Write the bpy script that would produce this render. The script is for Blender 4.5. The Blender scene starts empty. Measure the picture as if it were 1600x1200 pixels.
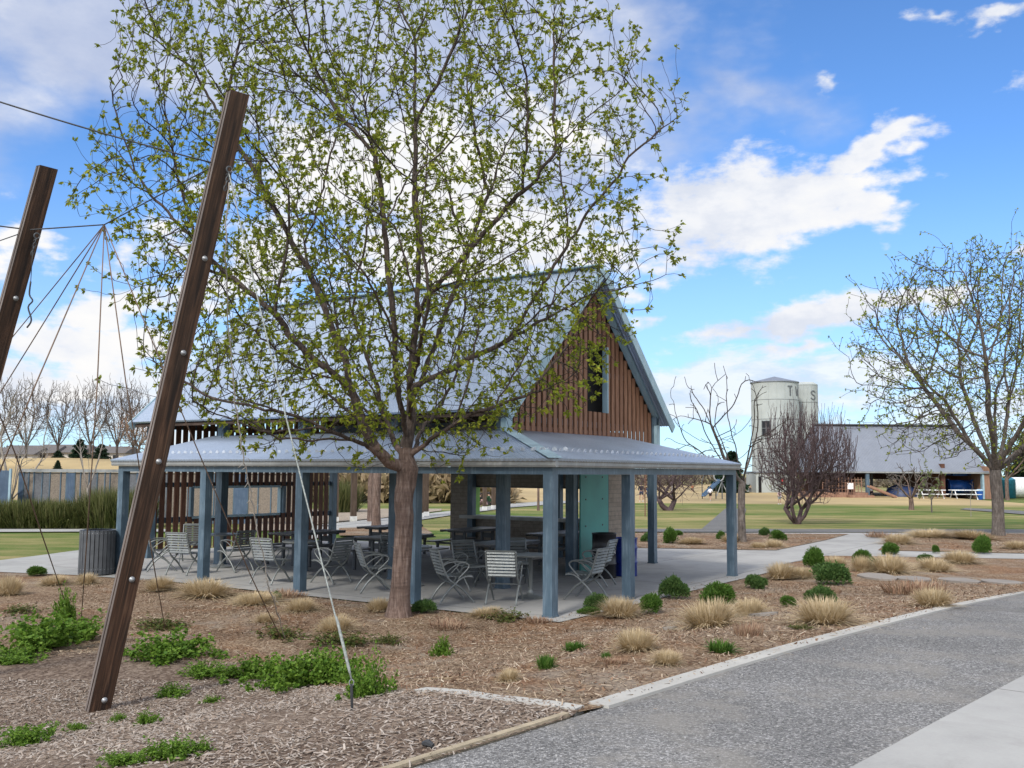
import bpy, bmesh, math, random
import numpy as np
from mathutils import Vector, Matrix
from mathutils.geometry import tessellate_polygon
random.seed(7); rng = np.random.default_rng(7)
S = bpy.context.scene
COL = S.collection
R = math.radians
# ------------------------------------------------------------------ camera
CAMZ = 2.2; F = 1540.0; PITCH = 5.1; ROLL = 0.36
cam_rot = Matrix.Rotation(R(90 + PITCH), 3, 'X') @ Matrix.Rotation(R(ROLL), 3, 'Z')
cd = bpy.data.cameras.new('camera'); cam = bpy.data.objects.new('camera', cd); COL.objects.link(cam)
cam.matrix_world = Matrix.Translation((0, 0, CAMZ)) @ cam_rot.to_4x4()
cd.sensor_width = 36; cd.lens = F / 1600 * 36; cd.clip_end = 5000; cd.clip_start = 0.05
S.camera = cam

def ss(a, b, x):
    t = min(1.0, max(0.0, (x - a) / (b - a))); return t * t * (3 - 2 * t)
def height(x, y):
    d = (x - .48) * -.755 + (y - 6.68) * .655
    return .6 * (1 - ss(.3, 5.2, d)) * (1 - ss(9, 22, y))
def ray(u, v):
    d = cam_rot @ Vector(((u - 800) / F, -(v - 600) / F, -1)); return d
def at(u, v):
    d = ray(u, v); lo, hi = .3, None
    t = .5; prev = .5
    while t < 3000:
        p = Vector((0, 0, CAMZ)) + d * t
        if p.z < height(p.x, p.y): break
        prev = t; t *= 1.03
    a, b = prev, t
    for _ in range(40):
        m = (a + b) / 2; p = Vector((0, 0, CAMZ)) + d * m
        if p.z < height(p.x, p.y): b = m
        else: a = m
    p = Vector((0, 0, CAMZ)) + d * a
    return Vector((p.x, p.y, height(p.x, p.y)))
def px(u, v, Y):                       # the point at depth Y seen at a place of the photograph
    d = ray(u, v); return Vector((0, 0, CAMZ)) + d * (Y / d.y)
def proj(p):
    q = cam_rot.transposed() @ (Vector(p) - Vector((0, 0, CAMZ)))
    return (800 + F * q.x / -q.z, 600 - F * q.y / -q.z)

# ------------------------------------------------------------------ materials
class NT:
    def __init__(s, tree): s.t = tree; s.n = tree.nodes; s.l = tree.links
    def node(s, typ, **kw):
        n = s.n.new(typ)
        for k, v in kw.items(): setattr(n, k, v)
        return n
    def put(s, sock, v):
        if isinstance(v, bpy.types.NodeSocket): s.l.new(v, sock)
        elif v is not None: sock.default_value = v
    def math(s, op, a, b=None, c=None, clamp=False):
        n = s.node('ShaderNodeMath', operation=op, use_clamp=clamp)
        s.put(n.inputs[0], a); s.put(n.inputs[1], b)
        if c is not None: s.put(n.inputs[2], c)
        return n.outputs[0]
    def noise(s, vec, scale, detail=4, rough=.55, dist=0):
        n = s.node('ShaderNodeTexNoise'); s.put(n.inputs['Vector'], vec)
        n.inputs['Scale'].default_value = scale; n.inputs['Detail'].default_value = detail
        n.inputs['Roughness'].default_value = rough; n.inputs['Distortion'].default_value = dist
        return n.outputs[0]
    def voro(s, vec, scale, out='Color', feature='F1'):
        n = s.node('ShaderNodeTexVoronoi', feature=feature); s.put(n.inputs['Vector'], vec); n.inputs['Scale'].default_value = scale
        return n.outputs[out]
    def mapping(s, vec, scale=(1, 1, 1), rot=(0, 0, 0), loc=(0, 0, 0)):
        n = s.node('ShaderNodeMapping'); s.put(n.inputs[0], vec)
        n.inputs['Scale'].default_value = scale; n.inputs['Rotation'].default_value = rot; n.inputs['Location'].default_value = loc
        return n.outputs[0]
    def ramp(s, fac, stops, interp='LINEAR'):
        n = s.node('ShaderNodeValToRGB'); s.put(n.inputs[0], fac); cr = n.color_ramp; cr.interpolation = interp
        while len(cr.elements) < len(stops): cr.elements.new(.5)
        for e, (p, c) in zip(cr.elements, stops):
            e.position = p; e.color = (c[0], c[1], c[2], 1) if hasattr(c, '__len__') else (c, c, c, 1)
        return n.outputs[0]
    def mix(s, fac, a, b, blend='MIX'):
        n = s.node('ShaderNodeMix', data_type='RGBA', blend_type=blend)
        s.put(n.inputs[0], fac)
        for i, v in ((6, a), (7, b)):
            if isinstance(v, (tuple, list)): v = (v[0], v[1], v[2], 1)
            s.put(n.inputs[i], v)
        return n.outputs[2]
    def smooth(s, x, a, b):
        n = s.node('ShaderNodeMapRange', interpolation_type='SMOOTHSTEP'); s.put(n.inputs[0], x)
        n.inputs[1].default_value = a; n.inputs[2].default_value = b
        return n.outputs[0]
    def sep(s, v):
        n = s.node('ShaderNodeSeparateXYZ'); s.put(n.inputs[0], v); return n.outputs
    def comb(s, x, y, z):
        n = s.node('ShaderNodeCombineXYZ')
        for i, v in enumerate((x, y, z)): s.put(n.inputs[i], v)
        return n.outputs[0]

def newmat(name):
    m = bpy.data.materials.new(name); m.use_nodes = True
    nt = NT(m.node_tree); b = m.node_tree.nodes['Principled BSDF']
    return m, nt, b
def geo(nt, out='Position'): return nt.node('ShaderNodeNewGeometry').outputs[out]
def objc(nt): return nt.node('ShaderNodeTexCoord').outputs['Object']
def bump(nt, b, h, strength=.3, dist=.02):
    n = nt.node('ShaderNodeBump'); n.inputs['Strength'].default_value = strength; n.inputs['Distance'].default_value = dist
    nt.put(n.inputs['Height'], h); nt.l.new(n.outputs[0], b.inputs['Normal'])
def simple(name, c, rough=.6, metal=0, var=.25, scale=6, bmp=0, bscale=60, spec=.5, obj=False, c2=None):
    m, nt, b = newmat(name)
    vec = objc(nt) if obj else geo(nt)
    n = nt.noise(vec, scale, 5)
    lo = tuple(x * (1 - var) for x in c); hi = c2 or tuple(min(1, x * (1 + var)) for x in c)
    nt.put(b.inputs['Base Color'], nt.ramp(n, [(.3, lo), (.7, hi)]))
    b.inputs['Roughness'].default_value = rough; b.inputs['Metallic'].default_value = metal
    b.inputs['Specular IOR Level'].default_value = spec
    if bmp: bump(nt, b, nt.noise(vec, bscale, 4), bmp, .01)
    return m
def leafmat(name, cols, trans=.35, rough=.6):
    m, nt, b = newmat(name)
    r = geo(nt, 'Random Per Island')
    c = nt.ramp(r, [(i / max(1, len(cols) - 1), k) for i, k in enumerate(cols)])
    nt.put(b.inputs['Base Color'], c); b.inputs['Roughness'].default_value = rough; b.inputs['Specular IOR Level'].default_value = .25
    t = nt.node('ShaderNodeBsdfTranslucent'); nt.put(t.inputs['Color'], c)
    mx = nt.node('ShaderNodeMixShader'); mx.inputs[0].default_value = trans
    nt.l.new(b.outputs[0], mx.inputs[1]); nt.l.new(t.outputs[0], mx.inputs[2])
    nt.l.new(mx.outputs[0], m.node_tree.nodes['Material Output'].inputs['Surface'])
    return m
def paint(name, c, wear, rough=.45, spec=.4):           # weathered galvanised/painted steel with streaks
    m, nt, b = newmat(name); p = geo(nt)
    st = nt.noise(nt.mapping(p, (14, 14, 1.2)), 1.5, 6, .65)
    bl = nt.noise(p, 3.0, 5)
    f = nt.math('MULTIPLY', nt.smooth(st, .42, .75), nt.smooth(bl, .35, .65))
    c0 = nt.ramp(bl, [(.3, tuple(x * .85 for x in c)), (.7, tuple(x * 1.12 for x in c))])
    nt.put(b.inputs['Base Color'], nt.mix(f, c0, wear))
    b.inputs['Roughness'].default_value = rough; b.inputs['Specular IOR Level'].default_value = spec
    return m

M = {}
M['steel_blue'] = paint('blue_grey_steel', (.070, .112, .15), (.17, .23, .28))
M['trim'] = paint('pale_blue_trim', (.30, .43, .49), (.38, .47, .52))
M['gutter'] = paint('galvanised_gutter', (.26, .27, .265), (.36, .37, .37), .4)
def roofmat(name, c, period, rough=.35):
    m, nt, b = newmat(name); p = geo(nt)
    n = nt.noise(nt.mapping(p, (1, 1, .4)), 1.3, 5); n2 = nt.noise(p, 25, 3)
    nt.put(b.inputs['Base Color'], nt.mix(.25, nt.ramp(n, [(.3, tuple(x * .9 for x in c)), (.7, tuple(x * 1.08 for x in c))]), nt.ramp(n2, [(.3, .2), (.7, .5)])))
    b.inputs['Metallic'].default_value = .55; b.inputs['Roughness'].default_value = rough
    return m
M['roof'] = roofmat('galvalume_roof', (.37, .465, .60), .068, .38)
M['barnroof'] = roofmat('barn_roof', (.235, .265, .32), .068, .5)
M['guard'] = simple('pale_polycarbonate', (.46, .49, .53), .3)
M['scrawl'] = simple('white_marker', (.75, .75, .76), .5)
def woodmat(name, c1, c2, c3, sc=(18, 18, 1.0), rough=.75, seg=1.0):
    m, nt, b = newmat(name); o = objc(nt)
    v = nt.mapping(o, sc)
    n = nt.noise(v, 2.2, 8, .6, .6); n2 = nt.noise(nt.mapping(o, (2, 2, .5)), 2.0, 4)
    c = nt.ramp(n, [(.3, c1), (.5, c2), (.72, c3)])
    c = nt.mix(nt.smooth(n2, .4, .65), c, nt.mix(.6, c, c1), 'MIX')
    nt.put(b.inputs['Base Color'], c); b.inputs['Roughness'].default_value = rough; b.inputs['Specular IOR Level'].default_value = .3
    bump(nt, b, n, .35, .01)
    return m
M['pole'] = woodmat('dark_stained_timber', (.014, .009, .006), (.058, .029, .016), (.145, .08, .048), (20, 20, .7))
def pole_marks():
    m = M['pole']; nt = NT(m.node_tree); b = m.node_tree.nodes['Principled BSDF']; o = objc(nt)
    base = b.inputs['Base Color'].links[0].from_socket; x, y, z = nt.sep(o)
    kd = nt.voro(nt.mapping(o, (5, 1, 1.15)), 1.0, 'Distance'); knot = nt.math('SUBTRACT', 1, nt.smooth(kd, .03, .11))
    ring = nt.math('SINE', nt.math('MULTIPLY', kd, 120)); knot = nt.math('MULTIPLY', knot, nt.math('MULTIPLY_ADD', ring, .2, .7))
    band = nt.math('SUBTRACT', 1, nt.smooth(nt.math('ABSOLUTE', nt.math('SUBTRACT', x, .02)), .008, .04))
    st = nt.math('MULTIPLY', band, nt.smooth(nt.noise(nt.mapping(o, (9, 9, 1.1)), 1.0, 4, .6), .44, .60))
    sil = nt.smooth(nt.noise(nt.mapping(o, (10, 10, .5), loc=(3, 1, 2)), 1.0, 6, .65), .56, .72)
    c = nt.mix(nt.math('MULTIPLY', sil, .35), base, (.155, .105, .075)); c = nt.mix(nt.math('MULTIPLY', st, .85), c, (.008, .005, .004)); c = nt.mix(knot, c, (.012, .007, .005))
    nt.put(b.inputs['Base Color'], c)
pole_marks()
M['pole_edge'] = woodmat('lit_grey_timber', (.07, .055, .045), (.17, .14, .125), (.28, .24, .22), (26, 26, .8))  # paler grey for the narrow pole side that the light strikes
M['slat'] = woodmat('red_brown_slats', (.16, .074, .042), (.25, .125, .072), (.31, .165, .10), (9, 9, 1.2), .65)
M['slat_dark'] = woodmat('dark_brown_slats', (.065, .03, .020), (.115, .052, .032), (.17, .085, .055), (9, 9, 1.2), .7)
M['deck'] = woodmat('roof_deck_boards', (.03, .02, .015), (.06, .04, .03), (.09, .06, .045), (1, 12, 12), .8)
M['table_top'] = woodmat('grey_plank_tops', (.09, .085, .08), (.17, .16, .15), (.28, .265, .25), (14, 1.0, 14), .42)
M['alu'] = paint('brushed_aluminium_grey', (.20, .215, .21), (.28, .295, .29), .40, .4)
M['alu'].node_tree.nodes['Principled BSDF'].inputs['Metallic'].default_value = .35
M['bolt'] = simple('galvanised_bolt', (.30, .31, .32), .45, .5)
M['void'] = simple('attic_shade_black', (.006, .005, .005), .95)  # black that stands in for the shade inside the attic
M['black'] = simple('black_drum', (.008, .008, .010), .35, 0, .4)
M['bluedrum'] = simple('cobalt_plastic', (.012, .03, .22), .35)
M['teal'] = simple('teal_panel', (.055, .30, .27), .5, 0, .12, 1.5)
M['green'] = simple('lime_jamb', (.16, .36, .05), .5, 0, .1)
M['charcoal'] = simple('charcoal_slats', (.075, .082, .09), .5, 0, .2)
M['conc_counter'] = simple('concrete_counter', (.38, .38, .36), .7, 0, .2, 4)
def brickmat(name, c1, c2, mortar, w=.4, h=.1):
    m, nt, b = newmat(name); o = objc(nt)
    br = nt.node('ShaderNodeTexBrick'); nt.put(br.inputs['Vector'], nt.mapping(o, (1, 1, 1), (R(90), 0, 0)))
    br.inputs['Color1'].default_value = (*c1, 1); br.inputs['Color2'].default_value = (*c2, 1); br.inputs['Mortar'].default_value = (*mortar, 1)
    br.inputs['Scale'].default_value = 1; br.inputs['Brick Width'].default_value = w; br.inputs['Row Height'].default_value = h; br.inputs['Mortar Size'].default_value = .006
    n = nt.noise(o, 9, 5)
    nt.put(b.inputs['Base Color'], nt.mix(1, br.outputs[0], nt.ramp(n, [(.3, .75), (.7, 1.1)]), 'MULTIPLY'))
    b.inputs['Roughness'].default_value = .85
    bump(nt, b, nt.math('SUBTRACT', n, br.outputs[1]), .3, .01)
    return m
M['brick'] = brickmat('tan_masonry', (.34, .285, .23), (.29, .245, .20), (.21, .18, .15))

# ground materials
def ground_lawn():
    m, nt, b = newmat('dormant_lawn'); p = geo(nt)
    big = nt.noise(nt.mapping(p, (.035, .16, 1)), 1.0, 6, .6)
    mid = nt.noise(nt.mapping(p, (.3, .9, 1)), 1.0, 6, .65)
    fine = nt.noise(p, 18, 5, .7)
    mixv = nt.math('ADD', nt.math('MULTIPLY', big, .55), nt.math('ADD', nt.math('MULTIPLY', mid, .42), nt.math('MULTIPLY', fine, .15)))
    c = nt.ramp(mixv, [(.44, (.050, .105, .018)), (.51, (.10, .145, .035)), (.57, (.18, .185, .065)), (.66, (.33, .27, .13))])
    sy = nt.sep(p)[1]                                     # greener next to the paths, straw coloured farther away
    far = nt.smooth(sy, 70, 190)
    c2 = nt.ramp(mixv, [(.44, (.10, .145, .042)), (.52, (.19, .195, .075)), (.6, (.34, .28, .14))])
    nt.put(b.inputs['Base Color'], nt.mix(far, c, c2)); b.inputs['Roughness'].default_value = .95; b.inputs['Specular IOR Level'].default_value = .1
    bump(nt, b, nt.math('ADD', fine, mid), .6, .05)
    return m
M['lawn'] = ground_lawn()
def mulchmat(name, cols, sc):
    m, nt, b = newmat(name); p = geo(nt)
    v = nt.voro(nt.mapping(p, (1, .6, 1)), sc, 'Color'); vs = nt.sep(v)[0]
    n = nt.noise(p, .9, 7, .65); f = nt.noise(p, 70, 5, .7)
    k = nt.math('ADD', nt.math('MULTIPLY', vs, .35), nt.math('ADD', nt.math('MULTIPLY', f, .4), nt.math('MULTIPLY', n, .45)))
    c = nt.ramp(k, [(.34 + .5 * i / (len(cols) - 1), q) for i, q in enumerate(cols)])
    if name == 'brown_mulch':      # drifts of reddish bark and of grey, sun-bleached litter
        a1 = nt.smooth(nt.noise(p, .55, 7, .68, .6), .47, .62); a2 = nt.smooth(nt.noise(nt.mapping(p, (1, 1, 1), loc=(7, 3, 1)), .7, 7, .68, .6), .50, .64)
        c = nt.mix(nt.math('MULTIPLY', a1, .75), c, nt.mix(1, c, (.98, .76, .62), 'MULTIPLY')); c = nt.mix(nt.math('MULTIPLY', a2, .85), c, nt.mix(.6, c, (.30, .265, .22)))
    nt.put(b.inputs['Base Color'], c); b.inputs['Roughness'].default_value = .95; b.inputs['Specular IOR Level'].default_value = .15
    bump(nt, b, nt.math('ADD', vs, f), .8, .02)
    return m
M['mulch'] = mulchmat('brown_mulch', [(.07, .042, .025), (.165, .105, .065), (.265, .19, .125), (.38, .295, .205)], 45)
M['chipbed'] = mulchmat('wood_chip_bed', [(.075, .05, .038), (.14, .10, .075), (.23, .175, .135), (.32, .255, .20)], 40)
def concretemat(name, c, joints=True):
    m, nt, b = newmat(name); p = geo(nt)
    n = nt.noise(p, .5, 7, .62); f = nt.noise(p, 60, 4, .7); st = nt.noise(nt.mapping(p, (1, 1, 1)), 2.7, 6, .7)
    k = nt.math('ADD', nt.math('MULTIPLY', n, .55), nt.math('ADD', nt.math('MULTIPLY', st, .3), nt.math('MULTIPLY', f, .15)))
    cc = nt.ramp(k, [(.36, tuple(x * .72 for x in c)), (.52, c), (.66, tuple(x * 1.15 for x in c))])
    nt.put(b.inputs['Base Color'], cc); b.inputs['Roughness'].default_value = .85; b.inputs['Specular IOR Level'].default_value = .25
    bump(nt, b, f, .15, .005)
    if joints:
        q = nt.mapping(p, (1, 1, 1), (0, 0, R(33.8)))
        s = nt.sep(q)
        def line(x, per):
            w = nt.math('PINGPONG', x, per / 2)
            return nt.math('LESS_THAN', w, .012)
        ln = nt.math('MAXIMUM', line(s[0], 2.66), line(s[1], 2.6))
        nt.put(b.inputs['Base Color'], nt.mix(ln, cc, tuple(x * .42 for x in c)))
    return m
M['concrete'] = concretemat('slab_concrete', (.34, .335, .32))
M['path_conc'] = concretemat('path_concrete', (.34, .34, .325), False)
def walkmat():
    m = concretemat('pavement_concrete', (.34, .338, .325), False); nt = NT(m.node_tree); b = m.node_tree.nodes['Principled BSDF']; p = geo(nt)
    base = b.inputs['Base Color'].links[0].from_socket; x, y, z = nt.sep(p)
    al = nt.math('ADD', nt.math('MULTIPLY', x, .655), nt.math('MULTIPLY_ADD', y, .755, .9))
    ln = nt.math('LESS_THAN', nt.math('PINGPONG', al, 1.5), .008)
    st = nt.smooth(nt.noise(p, .8, 8, .7, .8), .52, .70); sp = nt.smooth(nt.voro(p, 3.1, 'Distance'), .03, .0)
    c = nt.mix(nt.math('MULTIPLY', st, .28), base, (.16, .15, .135)); c = nt.mix(ln, c, (.12, .115, .11))
    nt.put(b.inputs['Base Color'], c); return m
M['walk'] = walkmat()
M['kerb'] = concretemat('kerb_concrete', (.42, .41, .38), False)
def gravelmat():
    m, nt, b = newmat('crushed_gravel'); p = geo(nt)
    v1 = nt.voro(p, 75, 'Color'); v2 = nt.voro(p, 150, 'Color'); d = nt.voro(p, 75, 'Distance')
    n = nt.noise(nt.mapping(p, (1, 1, 1)), .9, 6, .6)
    s = nt.math('ADD', nt.math('MULTIPLY', nt.sep(v1)[0], .55), nt.math('ADD', nt.math('MULTIPLY', nt.sep(v2)[0], .3), nt.math('MULTIPLY', n, .35)))
    c = nt.ramp(s, [(.25, (.075, .074, .073)), (.5, (.16, .158, .155)), (.75, (.225, .222, .218)), (.98, (.50, .49, .48))])
    dust = nt.smooth(nt.noise(p, 1.3, 7, .7), .46, .64); wet = nt.smooth(nt.noise(nt.mapping(p, (.55, .4, 1), (0, 0, R(-40))), 1.0, 6, .6), .5, .68)
    c = nt.mix(nt.math('MULTIPLY', dust, .62), c, (.26, .245, .22)); c = nt.mix(nt.math('MULTIPLY', wet, .45), c, (.075, .075, .08))
    nt.put(b.inputs['Base Color'], c); b.inputs['Roughness'].default_value = .9; b.inputs['Specular IOR Level'].default_value = .25
    bump(nt, b, nt.math('ADD', d, nt.sep(v2)[1]), .7, .01)
    return m
M['gravel'] = gravelmat()
M['asphalt'] = mulchmat('asphalt_path', [(.12, .12, .12), (.17, .17, .17), (.22, .22, .215)], 60)
M['bark_path'] = mulchmat('beige_crusher', [(.26, .21, .16), (.33, .28, .22), (.42, .36, .29)], 30)
M['chips'] = leafmat('bleached_wood_chips', [(.10, .075, .055), (.23, .18, .14), (.30, .255, .215), (.36, .32, .285), (.20, .14, .10), (.44, .39, .34)], 0.0, .9)
M['litter'] = leafmat('bark_litter', [(.075, .045, .027), (.19, .13, .088), (.29, .22, .155), (.39, .31, .23), (.17, .09, .055), (.52, .45, .35)], 0.0, .9)
M['deadleaf'] = leafmat('dead_leaves', [(.10, .05, .03), (.18, .10, .06), (.26, .17, .11), (.14, .07, .045)], .1, .9)
M['pebble'] = leafmat('loose_pebbles', [(.10, .098, .096), (.23, .225, .22), (.16, .155, .15), (.40, .39, .37), (.19, .186, .182)], 0, .85)
# plants
M['leaf'] = leafmat('spring_leaves', [(.13, .18, .016), (.25, .29, .026), (.18, .23, .02), (.34, .34, .04), (.095, .14, .018)], .40)
M['leaf_pale'] = leafmat('olive_leaves', [(.11, .145, .05), (.17, .20, .075), (.22, .235, .10)], .35)
def barkmat(name, c1, c2, c3, sc=(14, 14, 3)):
    m, nt, b = newmat(name); o = objc(nt)
    n = nt.noise(nt.mapping(o, sc), 1.6, 8, .65, .4); n2 = nt.noise(o, 3, 4); h = nt.noise(nt.mapping(o, (3, 3, 26)), 1, 5)
    c = nt.ramp(n, [(.32, c1), (.5, c2), (.7, c3)])
    c = nt.mix(nt.math('MULTIPLY', nt.smooth(h, .5, .7), .2), c, c1)
    nt.put(b.inputs['Base Color'], nt.mix(1, c, nt.ramp(n2, [(.3, .75), (.7, 1.2)]), 'MULTIPLY'))
    b.inputs['Roughness'].default_value = .85; b.inputs['Specular IOR Level'].default_value = .3
    bump(nt, b, nt.math('ADD', n, h), .7, .025)
    return m
M['bark'] = barkmat('pinkish_brown_bark', (.07, .046, .036), (.15, .102, .082), (.25, .19, .16), (16, 16, 2.2))
M['limb'] = barkmat('dark_limb_bark', (.03, .022, .018), (.07, .052, .043), (.125, .098, .084))
M['twig'] = barkmat('dark_twigs', (.022, .017, .014), (.045, .034, .029), (.08, .062, .054))
M['bark_grey'] = barkmat('grey_bark', (.06, .05, .042), (.125, .105, .092), (.21, .185, .165))
M['bark_purple'] = barkmat('purple_brown_bark', (.055, .037, .04), (.095, .065, .068), (.15, .11, .11))
M['bark_pale'] = barkmat('pale_bark', (.20, .17, .14), (.30, .265, .23), (.4, .36, .32))
M['bark_rust'] = barkmat('rust_bark', (.13, .06, .04), (.2, .1, .07), (.25, .15, .1))
M['straw'] = leafmat('straw_blades', [(.34, .25, .13), (.54, .43, .27), (.64, .53, .35), (.45, .34, .19), (.70, .60, .43)], .25, .8)
M['straw_red'] = leafmat('russet_stubble', [(.20, .11, .07), (.32, .21, .14), (.42, .31, .21)], .1, .9)
M['shrub'] = leafmat('dark_green_leaves', [(.04, .10, .014), (.085, .17, .026), (.06, .135, .02), (.15, .24, .05)], .35)
M['shrub_blue'] = leafmat('blue_green_leaves', [(.038, .092, .025), (.08, .15, .04), (.12, .20, .055)], .3)
M['weed'] = leafmat('fresh_weed_leaves', [(.06, .14, .014), (.115, .215, .024), (.18, .29, .04), (.085, .175, .02)], .35)
M['sprawl'] = leafmat('russet_green_leaves', [(.10, .05, .025), (.08, .13, .03), (.13, .17, .04), (.16, .08, .045)], .3)
M['hedge'] = leafmat('olive_broom_stems', [(.045, .06, .018), (.085, .10, .03), (.13, .14, .045), (.17, .165, .07)], .2)
M['conifer'] = leafmat('conifer_needles', [(.008, .022, .012), (.017, .04, .02), (.03, .06, .028)], .1)
M['rope'] = simple('jute_rope', (.15, .10, .07), .9, 0, .4, 3)
M['rope_dark'] = simple('dark_cable', (.03, .032, .035), .5)
M['rope_white'] = simple('braided_pale_rope', (.24, .26, .245), .8, 0, .4, 60)
M['stone'] = concretemat('flagstone', (.25, .225, .20), False)

# ------------------------------------------------------------------ mesh builder
class MB:
    def __init__(s): s.v = []; s.f = []
    def add(s, vs, fs):
        k = len(s.v); s.v.extend([tuple(p) for p in vs]); s.f.extend([tuple(i + k for i in f) for f in fs]); return s
    def box(s, c, d, rot=None):
        x, y, z = d[0] / 2, d[1] / 2, d[2] / 2
        vs = [Vector((a, b, e)) for a in (-x, x) for b in (-y, y) for e in (-z, z)]
        if rot is not None: vs = [rot @ p for p in vs]
        vs = [p + Vector(c) for p in vs]
        return s.add(vs, [(0, 1, 3, 2), (4, 6, 7, 5), (0, 4, 5, 1), (2, 3, 7, 6), (0, 2, 6, 4), (1, 5, 7, 3)])
    def b2(s, lo, hi):
        return s.box([(a + b) / 2 for a, b in zip(lo, hi)], [abs(b - a) for a, b in zip(lo, hi)])
    def bar(s, a, b, w, h, up=(0, 0, 1)):
        a = Vector(a); b = Vector(b); d = (b - a); L = d.length; d.normalize()
        u = Vector(up); x = d.cross(u)
        if x.length < 1e-4: x = d.cross(Vector((1, 0, 0)))
        x.normalize(); y = x.cross(d)
        m = Matrix((x, d, y)).transposed()
        return s.box((a + b) / 2, (w, L, h), m)
    def tube(s, pts, rad, n=6, cap=True):
        pts = [Vector(p) for p in pts]
        if not hasattr(rad, '__len__'): rad = [rad] * len(pts)
        k0 = len(s.v); t = None; x = None
        for i, p in enumerate(pts):
            d = (pts[min(i + 1, len(pts) - 1)] - pts[max(i - 1, 0)])
            if d.length < 1e-9: d = Vector((0, 0, 1))
            d.normalize()
            if x is None: x = d.orthogonal().normalized()
            else:
                x = x - d * x.dot(d)
                x = x.normalized() if x.length > 1e-6 else d.orthogonal().normalized()
            y = d.cross(x)
            for j in range(n):
                a = 2 * math.pi * j / n
                s.v.append(tuple(p + (x * math.cos(a) + y * math.sin(a)) * rad[i]))
        for i in range(len(pts) - 1):
            for j in range(n):
                a = k0 + i * n + j; b = k0 + i * n + (j + 1) % n
                s.f.append((a, b, b + n, a + n))
        if cap:
            s.f.append(tuple(k0 + j for j in reversed(range(n)))); e = k0 + (len(pts) - 1) * n; s.f.append(tuple(e + j for j in range(n)))
        return s
    def lathe(s, prof, n=24, c=(0, 0, 0)):
        k0 = len(s.v)
        for r, z in prof:
            for j in range(n):
                a = 2 * math.pi * j / n; s.v.append((c[0] + r * math.cos(a), c[1] + r * math.sin(a), c[2] + z))
        for i in range(len(prof) - 1):
            for j in range(n):
                a = k0 + i * n + j; b = k0 + i * n + (j + 1) % n
                s.f.append((a, b, b + n, a + n))
        return s
    def prism(s, poly, dirv):
        n = len(poly); d = Vector(dirv)
        vs = [Vector(p) for p in poly] + [Vector(p) + d for p in poly]
        return s.add(vs, [tuple(range(n))[::-1], tuple(range(n, 2 * n))] + [(i, (i + 1) % n, n + (i + 1) % n, n + i) for i in range(n)])
    def build(s, name, mat, parent=None, smooth=False):
        me = bpy.data.meshes.new(name); me.from_pydata(s.v, [], s.f); me.update()
        return link(name, me, mat, parent, smooth)
def link(name, me, mat, parent=None, smooth=False):
    if mat is not None: me.materials.append(M[mat] if isinstance(mat, str) else mat)
    if smooth: me.polygons.foreach_set('use_smooth', [True] * len(me.polygons))
    o = bpy.data.objects.new(name, me); COL.objects.link(o)
    if parent is not None: o.parent = parent
    return o
def npmesh(name, V, Fq):                     # V (n,3), Fq (m,k)
    me = bpy.data.meshes.new(name)
    V = np.asarray(V, np.float32); Fq = np.asarray(Fq, np.int32); k = Fq.shape[1]
    me.vertices.add(len(V)); me.vertices.foreach_set('co', V.ravel())
    me.loops.add(Fq.size); me.loops.foreach_set('vertex_index', Fq.ravel())
    me.polygons.add(len(Fq)); me.polygons.foreach_set('loop_start', np.arange(0, Fq.size, k, dtype=np.int32))
    me.update(calc_edges=True); me.validate()
    return me
def tag(o, label=None, cat=None, group=None, kind=None):
    if label: o['label'] = label
    if cat: o['category'] = cat
    if group: o['group'] = group
    if kind: o['kind'] = kind
    return o
def empty(name, loc, rz=0, label=None, cat=None, group=None):
    o = bpy.data.objects.new(name, None); COL.objects.link(o); o.location = loc; o.rotation_euler = (0, 0, rz); o.empty_display_size = .2
    return tag(o, label, cat, group)
def dup(root, loc, rz, label, scale=None):
    r = root.copy(); COL.objects.link(r); r.location = loc; r.rotation_euler = (0, 0, rz); r['label'] = label
    if scale is not None: r.scale = (scale,) * 3 if not hasattr(scale, '__len__') else scale
    for ch in list(root.children):
        c = ch.copy(); COL.objects.link(c); c.parent = r
        for g in list(ch.children):
            d = g.copy(); COL.objects.link(d); d.parent = c
    return r
EXPO = 0.38; SUNP = 2.7; SK = .78; SKYMUL = (.86, 1.24, 1.62); REST = (10.5, 10.5, 10.8)
# ------------------------------------------------------------------ sky and sun
SUN_EL, SUN_AZ = 42.0, 205.0                # azimuth measured clockwise from +Y: behind the camera, a little to one side
w = bpy.data.worlds.new('World'); S.world = w; w.use_nodes = True
nt = NT(w.node_tree); bg = w.node_tree.nodes['Background']; bg.inputs['Strength'].default_value = .1
sky = nt.node('ShaderNodeTexSky', sky_type='NISHITA'); sky.sun_disc = False
sky.sun_elevation = R(SUN_EL); sky.sun_rotation = R(SUN_AZ); sky.altitude = 1600; sky.air_density = 1.0; sky.dust_density = .6; sky.ozone_density = 2.0
D = nt.node('ShaderNodeTexCoord').outputs['Generated']
dx, dy, dz = nt.sep(D)
az = nt.math('ARCTAN2', dx, dy); el = nt.math('ARCSINE', dz)
P = nt.comb(az, el, 0)
def vm(op, a, b=None):
    n = nt.node('ShaderNodeVectorMath', operation=op); nt.put(n.inputs[0], a); nt.put(n.inputs[1], b)
    return n.outputs['Value'] if op == 'LENGTH' else n.outputs[0]
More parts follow.
